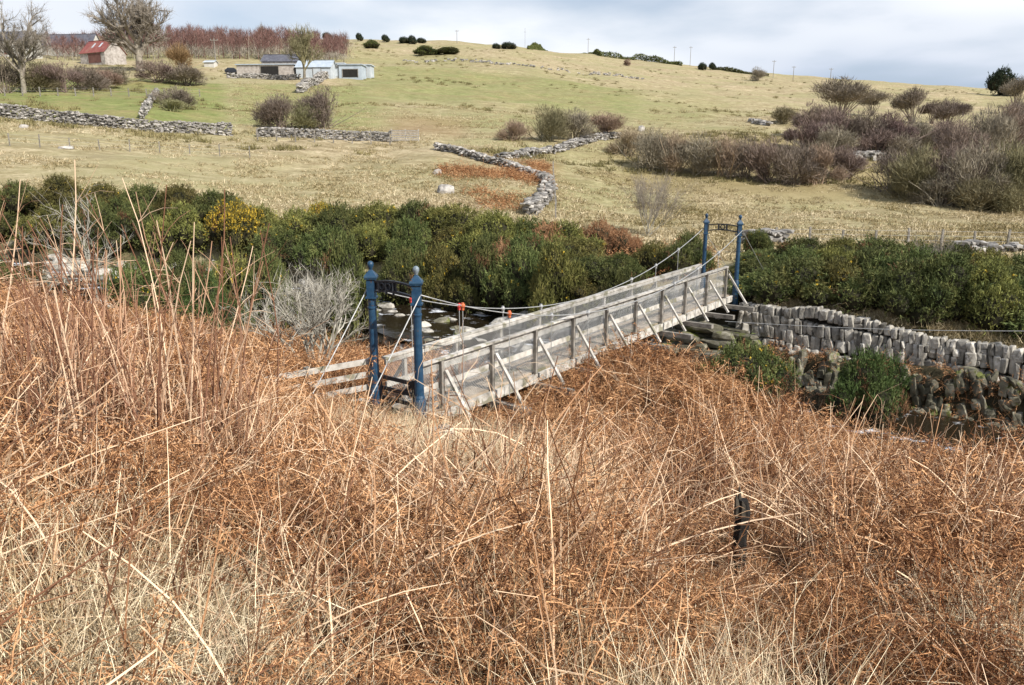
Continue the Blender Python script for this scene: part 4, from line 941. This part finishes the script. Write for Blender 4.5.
def boulder(px, py, w, hh, label, group, mat='stone', y0=8, seed=0, sink=.35):
    p = gp(px, py, y0); g = np.random.default_rng(int(px*7+py)); k = p[1]/F; mb = MB()
    stone(mb, (0, 0, 0), (w*k, w*k*g.uniform(.6, .9), max(hh*k*1.5, .15)), rotz=g.uniform(-.4, .4), tilt=g.normal(0, .12), sub=3, p=.6, g=g, rough=.10)
    o = mb.obj('boulder', M[mat]); o.location = p+np.array([0, 0, hh*k*.25]); return tag(o, label, 'boulder', group)
bl = [(372,332,22,12,'grey boulder left of the near tower at the water'),(392,342,18,12,'rounded grey boulder seen between the near blue columns'),(388,314,16,10,'small boulder high between the near columns'),(405,357,30,13,'broad pale boulder beneath the near handrail'),(400,322,14,8,'small round boulder beside the right column'),(425,341,22,11,'pale boulder in the water right of the near tower'),(432,327,30,9,'long flat boulder in mid stream near the hanger'),(445,314,12,6,'small dark boulder under the hanging cable'),(463,346,20,10,'grey boulder showing under the far handrail'),(480,318,14,7,'small boulder in the dark water under the cable'),(497,307,13,8,'small boulder at the foot of the gorse'),(508,336,38,20,'largest pale boulder, behind the parapet in the stream'),(530,322,26,11,'flat pale boulder right of the largest boulder'),(530,302,16,8,'small boulder under the gorse above the flat one'),(556,319,30,13,'mossy boulder behind the middle of the parapet'),(566,336,20,10,'grey boulder behind the mesh at mid span'),(415,306,15,9,'small boulder above the long flat one')]
for k, (px, py, w, hh, lb) in enumerate(bl): boulder(px, py, w, hh, lb, 'boulders in the stream', 'mossstone' if k in (7, 14) else 'stone', 18)
boulder(70, 272, 40, 14, 'pale boulder below the dead tree at the left', 'boulders by the dead tree', y0=26); boulder(104, 278, 30, 10, 'flat grey boulder right of the pale one below the dead tree', 'boulders by the dead tree', y0=26); boulder(10, 290, 30, 12, 'grey boulder at the left edge behind the stems', 'boulders by the dead tree', y0=24)
boulder(700, 352, 22, 14, 'brown boulder in front of the abutment', None, 'mossstone', 18); boulder(668, 350, 16, 22, 'upright mossy stone under the bridge braces', None, 'mossstone', 18)
p = pxat(437, 10.6); mb = MB(); stone(mb, (0, 0, .16), (.48, .4, .6), tilt=.3, sub=3, p=.5, g=np.random.default_rng(5), rough=.12); stone(mb, (.22, -.25, .02), (.32, .3, .36), tilt=-.2, sub=3, p=.5, g=np.random.default_rng(6), rough=.12); o = mb.obj('boulder', mk('whitish_rock', [(.14,.13,.10),(.40,.38,.34),(.6,.58,.54)], 4, .9, bump=.5)); o.location = p; tag(o, 'whitish rock in the bracken beside the near tower', 'boulder')
for px, py, w, hh, lb in ((437,174,9,5,'small pale rock on the slope near the curved wall end'),(446,193,16,8,'pale rocks low on the slope above the gorse'),(66,149,13,3,'flat pale rock on the slope below the long wall'),(24,128,8,3,'tiny pale rock under the left end of the long wall'),(641,131,7,5,'pale rock at the right end of the rubble wall')):
    boulder(px, py, w, hh, lb, 'pale rocks on the far slope', 'fieldstone', 40)
# fences
def wire_fence(px0, py0, px1, py1, n, hh, label, mat='oldwood', wires=3, r=.05, y0=25):
    P = np.array([gp(px0+(px1-px0)*k/(n-1), py0+(py1-py0)*k/(n-1), y0) for k in range(n)]); g = np.random.default_rng(n)
    root = empty('wire_fence', P[0]); tag(root, label, 'fence')
    for p in P:
        mb = MB(); q = p-P[0]; beam(mb, q-np.array([0, 0, .3]), q+np.array([g.normal(0, .03), g.normal(0, .03), hh*g.uniform(.9, 1.08)]), r*2, r*2, up=(0, 1, 0)); mb.obj('post', M[mat], root)
    for k in range(wires):
        mb = MB(); tube(mb, P-P[0]+np.array([0, 0, hh*(.3+.6*k/max(1, wires-1))]), .006, 4); mb.obj('wire', M['steel'], root)
wire_fence(776, 243, 1040, 247, 9, .85, 'post and wire fence along the flat field behind the gorse')
wire_fence(258, 141, 390, 145, 8, 1.5, 'thin post and wire fence in front of the field wall', r=.06)
wire_fence(5, 96, 200, 97, 12, 1.3, 'old post and wire fence below the farm hedge', r=.07)
wire_fence(10, 146, 250, 158, 9, 1.1, 'sparse thin fence crossing the pale slope under the long wall', r=.04)
wire_fence(553, 172, 556, 218, 7, 1.0, 'short wire fence right of the curved wall', r=.05)
p0, p1 = gp(392, 142, 30), gp(419, 142, 30); hd = empty('hurdle', p0); tag(hd, 'grey wooden hurdle closing the end of the field wall', 'hurdle'); d = p1-p0
for k in range(5):
    mb = MB(); beam(mb, np.array([0, -.3, .22+.27*k]), d+np.array([0, -.3, .22+.27*k]), .05, .17); mb.obj('rail', M['oldwood'], hd)
for e in (0, .5, 1):
    mb = MB(); beam(mb, d*e+np.array([0, -.22, -.2]), d*e+np.array([0, -.22, 1.5]), .1, .1, up=(0, 1, 0)); mb.obj('post', M['wood'], hd)
# utility poles
for px, top, base, lb in ((457,30,43,'utility pole on the skyline left of the dark clump'),(525,28,44,'utility pole on the skyline right of the dark clump'),(588,38,54,'utility pole above the left end of the skyline hedge'),(674,46,64,'left utility pole of the close pair on the skyline'),(690,46,66,'right utility pole of the close pair on the skyline'),(773,60,78,'faint utility pole above the lone hillside tree'),(793,66,80,'small utility pole right of the lone hillside tree'),(830,68,83,'rightmost utility pole on the skyline'),(216,38,66,'pale utility pole beside the farm yard')):
    p = gp(px, base, 100); hh = hgt_of(px, top, p); root = empty('utility_pole', p); tag(root, lb, 'pole', 'utility poles across the hill')
    mb = MB(); tube(mb, [(0, 0, -.3), (0, 0, hh)], [.17, .12], 7); mb.obj('mast', M['oldwood'], root)
    mb = MB(); beam(mb, (-1.1, 0, hh*.92), (1.1, 0, hh*.92), .16, .18); mb.obj('crossarm', M['oldwood'], root)
    mb = MB(); [tube(mb, [(x, 0, hh*.92+.09), (x, 0, hh*.92+.4)], .07, 5) for x in (-1, 0, 1)]; mb.obj('insulator', M['steel'], root)
# rusted wire across the stream, broken fence post in the bracken
mb = MB(); a, b = Bp(12.2, W2+1.0, -.20), at(1075, 331, 19.5); tube(mb, [a+(b-a)*e-UZ*.10*math.sin(math.pi*e) for e in np.linspace(0, 1, 16)], .008, 5); tag(mb.obj('wire', M['steel']), 'pale single wire stretched from the bridge across the wall face', 'wire')
yb = 5.5; u_ = ray(737, 590)[0]; p = np.array([u_*yb, yb, h(u_*yb, yb)]); root = empty('broken_post', p); tag(root, 'short charred broken fence post leaning in the bracken', 'fence post')
top = at(743, 500, yb)-p; mb = MB(); lo = np.array([0, 0, -.15]); P_ = [lo+(top-lo)*e+np.array([.012*math.sin(e*9), .01*math.cos(e*7), 0]) for e in np.linspace(0, 1, 9)]
tube(mb, P_, [.06, .06, .056, .05, .06, .052, .06, .055, .035], 7); mb.obj('shaft', mk('charred_wood', [(.008,.007,.006),(.03,.026,.022)], 9, .9, bump=.6), root)
mb = MB(); [tube(mb, [top+np.array([a_, b_, -.14]), top+np.array([a_*1.2, b_, -.04]), top+np.array([a_*1.3-.01, b_, c_])], [.028, .022, .004], 5) for a_, b_, c_ in ((-.035, 0, .05), (0, -.02, .0), (.03, .01, -.04), (-.01, .03, .10))]; mb.obj('splintered_top', mk('split_dark_timber', [(.03,.026,.02),(.12,.10,.075)], 12, .9, bump=.5), root)

# ================================================================== FARM BUILDINGS
M['render'] = mk('pale_wall', [(.42,.40,.35),(.62,.60,.55)], .6, .9); M['rubblewall'] = mk('rubble_masonry', [(.22,.19,.17),(.38,.34,.30),(.50,.46,.42)], 1.6, .9, bump=.3, bscale=3)
M['slate'] = mk('slate_roof', [(.07,.07,.085),(.14,.14,.16)], 1.2, .7); M['redtin'] = mk('red_painted_tin', [(.17,.045,.04),(.25,.075,.06),(.28,.14,.10)], .7, .6, zstretch=(1, .25, 1))
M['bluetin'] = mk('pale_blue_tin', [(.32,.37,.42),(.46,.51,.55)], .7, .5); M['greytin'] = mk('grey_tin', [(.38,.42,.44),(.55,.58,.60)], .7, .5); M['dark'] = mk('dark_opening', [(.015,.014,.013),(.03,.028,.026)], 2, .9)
M['glass'] = mk('window_glass', [(.03,.035,.04),(.05,.055,.06)], 2, .1, spec=.6); M['redbase'] = mk('weathered_red_boards', [(.12,.055,.045),(.2,.1,.08)], 1, .9)
def building(name, px, py, rz, L, D, eave, ridge, wallm, roofm, label, openings=(), chim=(), roof_over=.3, flat=False, group=None, skylights=()):
    p = gp(px, py, 60); root = empty(name, p, rz); tag(root, label, 'building', group)
    mb = MB(); z0 = -1.2
    if flat: box(mb, (0, 0, (eave+z0)/2), (L, D, eave-z0))
    else:
        v = [(-L/2,-D/2,z0),(L/2,-D/2,z0),(L/2,D/2,z0),(-L/2,D/2,z0),(-L/2,-D/2,eave),(L/2,-D/2,eave),(L/2,D/2,eave),(-L/2,D/2,eave),(-L/2,0,ridge),(L/2,0,ridge)]
        mb.add(v, [[0,1,5,4],[2,3,7,6],[0,3,2,1]]); mb.F.append((np.array([[1,2,6,9,5]])+mb.n-10, 0)); mb.F.append((np.array([[3,0,4,8,7]])+mb.n-10, 0))
    mb.obj('wall', wallm, root)
    rm = MB(); o = roof_over
    if flat: beam(rm, (-L/2-o, 0, eave+.12), (L/2+o, 0, eave+.12), D+2*o, .22)
    else:
        s = (ridge-eave)/(D/2)
        for q in (-1, 1):
            n_ = int(L/.8)                       # corrugated / coursed sheets, each laid a hair proud of the next
            for k in range(n_):
                x0 = -L/2-o+(L+2*o)*k/n_; x1 = -L/2-o+(L+2*o)*(k+1)/n_
                e0 = np.array([0, q*(D/2+o), eave-s*o+.08]); e1 = np.array([0, q*.02, ridge+.08]); z = .012*(k % 2)
                a = np.array([x0, 0, z]); b = np.array([x1, 0, z]); vv = [e0+a, e0+b, e1+b, e1+a]; vv += [w_-np.array([0, 0, .09]) for w_ in vv]
                rm.add(vv, QB[:, ::-1])
        beam(rm, (-L/2-o, 0, ridge+.12), (L/2+o, 0, ridge+.12), .35, .09)
    ro = rm.obj('roof', roofm, root)
    for x, w_ in skylights:
        s = (ridge-eave)/(D/2); mb = MB(); y0, y1 = -D/2*.62, -D/2*.25
        mb.add([(x-w_/2,y0,ridge+y0*s+.14),(x+w_/2,y0,ridge+y0*s+.14),(x+w_/2,y1,ridge+y1*s+.14),(x-w_/2,y1,ridge+y1*s+.14),(x-w_/2,y0,ridge+y0*s+.02),(x+w_/2,y0,ridge+y0*s+.02),(x+w_/2,y1,ridge+y1*s+.02),(x-w_/2,y1,ridge+y1*s+.02)], QB[:, ::-1]); mb.obj('skylight', M['greytin'], ro)
    for x in chim:
        mb = MB(); box(mb, (x, 0, ridge+.6), (1.0, .8, 2.2)); box(mb, (x, 0, ridge+1.75), (1.15, .95, .16)); ch = mb.obj('chimney', M['render'], ro)
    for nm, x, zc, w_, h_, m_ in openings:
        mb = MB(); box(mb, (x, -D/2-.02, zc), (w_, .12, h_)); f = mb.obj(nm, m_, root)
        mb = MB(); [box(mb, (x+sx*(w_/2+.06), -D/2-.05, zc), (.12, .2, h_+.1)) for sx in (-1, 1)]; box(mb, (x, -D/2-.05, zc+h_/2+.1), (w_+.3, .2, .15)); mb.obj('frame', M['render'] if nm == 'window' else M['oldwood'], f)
    return root
building('barn', 104, 64, R(-26), 10.5, 7, 2.9, 6.4, M['rubblewall'], M['redtin'], 'small stone barn with a rusty red tin roof', [('door', 1.0, 1.2, 5.5, 2.6, M['redbase'])], skylights=((-1.5, .7), (1.6, .7)))
building('byre', 72, 55, R(-6), 19, 6, 3.0, 6.6, M['render'], M['slate'], 'long slate roofed byre behind the red roofed barn', [('window', -4, 1.5, .9, 1.0, M['glass']), ('window', 0, 1.5, .9, 1.0, M['glass']), ('door', 4, 1.1, 1.1, 2.1, M['dark'])])
building('farmhouse', 14, 56, R(-4), 15, 7, 4.4, 7.4, M['render'], M['slate'], 'slate roofed farmhouse with a white chimney behind the left tree', [('window', x, z, .9, 1.3, M['glass']) for x in (-5, -2, 2, 5) for z in (1.5, 3.6)]+[('door', 0, 1.1, 1.1, 2.1, M['redbase'])], chim=(6.8, -6.8))
building('stone_byre', 269, 77, R(-3), 15, 5, 2.7, 3, M['rubblewall'], M['bluetin'], 'low stone byre with a thin pale blue roof edge', [('door', 1.2, 1.25, 4.6, 2.2, M['dark'])], flat=True)
building('slate_barn', 286, 74, R(-3), 11, 6, 3.0, 4.9, M['rubblewall'], M['slate'], 'grey slate roofed barn rising behind the stone byre', [])
building('tin_shed', 317, 77, R(-3), 9, 6, 2.2, 4.0, M['greytin'], M['bluetin'], 'pale blue tin roofed shed right of the slender tree', [('door', 1, 1.0, 2.0, 1.8, M['greytin'])])
building('white_shed', 337, 78, R(-3), 5.2, 5, 3.3, 3.6, M['render'], M['greytin'], 'whitish flat fronted shed in the middle of the shed row', [('door', .6, 1.2, 1.2, 2.2, M['greytin'])], flat=True)
building('blue_shed', 353, 78, R(-4), 6.0, 5, 3.0, 3.2, M['bluetin'], M['bluetin'], 'open fronted pale blue tin shed with dark doorway', [('door', 0, .9, 4.0, 1.9, M['dark'])], flat=True)
building('lean_to', 366, 77, R(-4), 3.6, 4, 2.8, 3.0, M['greytin'], M['greytin'], 'grey lean to at the right end of the shed row', [('door', -.3, 1.1, 1.8, 2.2, M['slate'])], flat=True)
building('hut', 211, 67, R(-5), 3.0, 2.4, 1.2, 1.7, M['render'], M['greytin'], 'tiny pale hut beside the farm track', [])
# small dark car in the yard
p = gp(233, 74, 60); car = empty('parked_car', p, R(8)); tag(car, 'small dark car parked left of the stone byre', 'car')
mb = MB(); prof = [(-1.9,.35),(1.95,.35),(2.0,.75),(1.85,.95),(1.0,1.0),(.45,1.5),(-1.1,1.52),(-1.75,1.0),(-1.95,.9)]; n_ = len(prof)
v = [(x, y*(.82 if z < 1.1 else .68), z) for y in (-1, 1) for x, z in prof]; mb.add(v, [[k, (k+1) % n_, (k+1) % n_+n_, k+n_] for k in range(n_)]); mb.F.append((np.array([list(range(n_))[::-1]]), 0)); mb.F.append((np.array([list(range(n_, 2*n_))]), 0))
mb.obj('body', mk('dark_car_paint', [(.015,.017,.022),(.02,.022,.028)], 2, .3, spec=.5), car)
mb = MB()
for y in (-1, 1): mb.add([(-1.45, y*.79, 1.06), (.75, y*.79, 1.06), (.4, y*.71, 1.42), (-1.05, y*.71, 1.42)], [[0, 1, 2, 3]])
mb.obj('window', M['glass'], car)
for x in (-1.2, 1.2):
    for y in (-.8, .8):
        mb = MB(); tube(mb, [(x, y-.1, .33), (x, y+.1, .33)], .33, 14); mb.obj('wheel', M['dark'], car)
# ================================================================== CAMERA, SUN, SKY
cam = bpy.data.cameras.new('camera'); co = bpy.data.objects.new('camera', cam); COL.objects.link(co)
co.location = EYE; co.rotation_euler = (R(90)-PITCH, 0, 0); cam.sensor_width = 36; cam.lens = 27.0; cam.clip_start = .05; cam.clip_end = 4000
sc.camera = co
SUN = nrm([.60, -.52, .66]); EL = math.asin(SUN[2]); AZ = math.atan2(SUN[0], SUN[1])
sl = bpy.data.lights.new('sun', 'SUN'); sl.energy = 4.6; sl.angle = R(.6); sl.color = (1, .955, .89)
so = bpy.data.objects.new('sun', sl); COL.objects.link(so); so.rotation_euler = Vector(SUN).to_track_quat('Z', 'Y').to_euler()
w = bpy.data.worlds.new('World'); sc.world = w; w.use_nodes = True; t = NT(w.node_tree); bg = w.node_tree.nodes['Background']
sky = t.n('ShaderNodeTexSky', sky_type='NISHITA'); sky.sun_disc = False; sky.sun_elevation = EL; sky.sun_rotation = AZ; sky.air_density = 1.0; sky.dust_density = 1.5
tc = t.n('ShaderNodeTexCoord'); sp = t.n('ShaderNodeSeparateXYZ'); t.link(tc.outputs['Generated'], sp.inputs[0])
zz = t.math('ADD', t.math('MAXIMUM', sp.outputs[2], 0.0), .12)
cx = t.n('ShaderNodeCombineXYZ'); t.link(t.math('DIVIDE', sp.outputs[0], zz), cx.inputs[0]); t.link(t.math('DIVIDE', sp.outputs[1], zz), cx.inputs[1])
mp = t.n('ShaderNodeMapping'); mp.inputs['Location'].default_value = (1.1, .4, 0); mp.inputs['Scale'].default_value = (.55, .5, 1); t.link(cx.outputs[0], mp.inputs[0])
n1 = t.noise(mp.outputs[0], .9, 7, .55); n2 = t.noise(mp.outputs[0], .45, 4, .5)
cl = t.mix(t.ramp(n2, [(.42, (0,0,0)), (.58, (1,1,1))]), (3.9, 4.6, 6.0), (8.0, 8.2, 8.5))
cov = t.ramp(n1, [(.30, (.25,.25,.25)), (.52, (.95,.95,.95))])
skyc = t.mix(cov, sky.outputs[0], cl)
t.link(skyc, bg.inputs['Color']); bg.inputs['Strength'].default_value = .1
vs = sc.view_settings; vs.view_transform = 'Standard'; vs.look = 'None'; vs.exposure = 0.4; vs.gamma = 1.0; vs.use_curve_mapping = False
sc.cycles.max_bounces = 4; sc.cycles.diffuse_bounces = 2; sc.cycles.glossy_bounces = 2; sc.cycles.transparent_max_bounces = 4
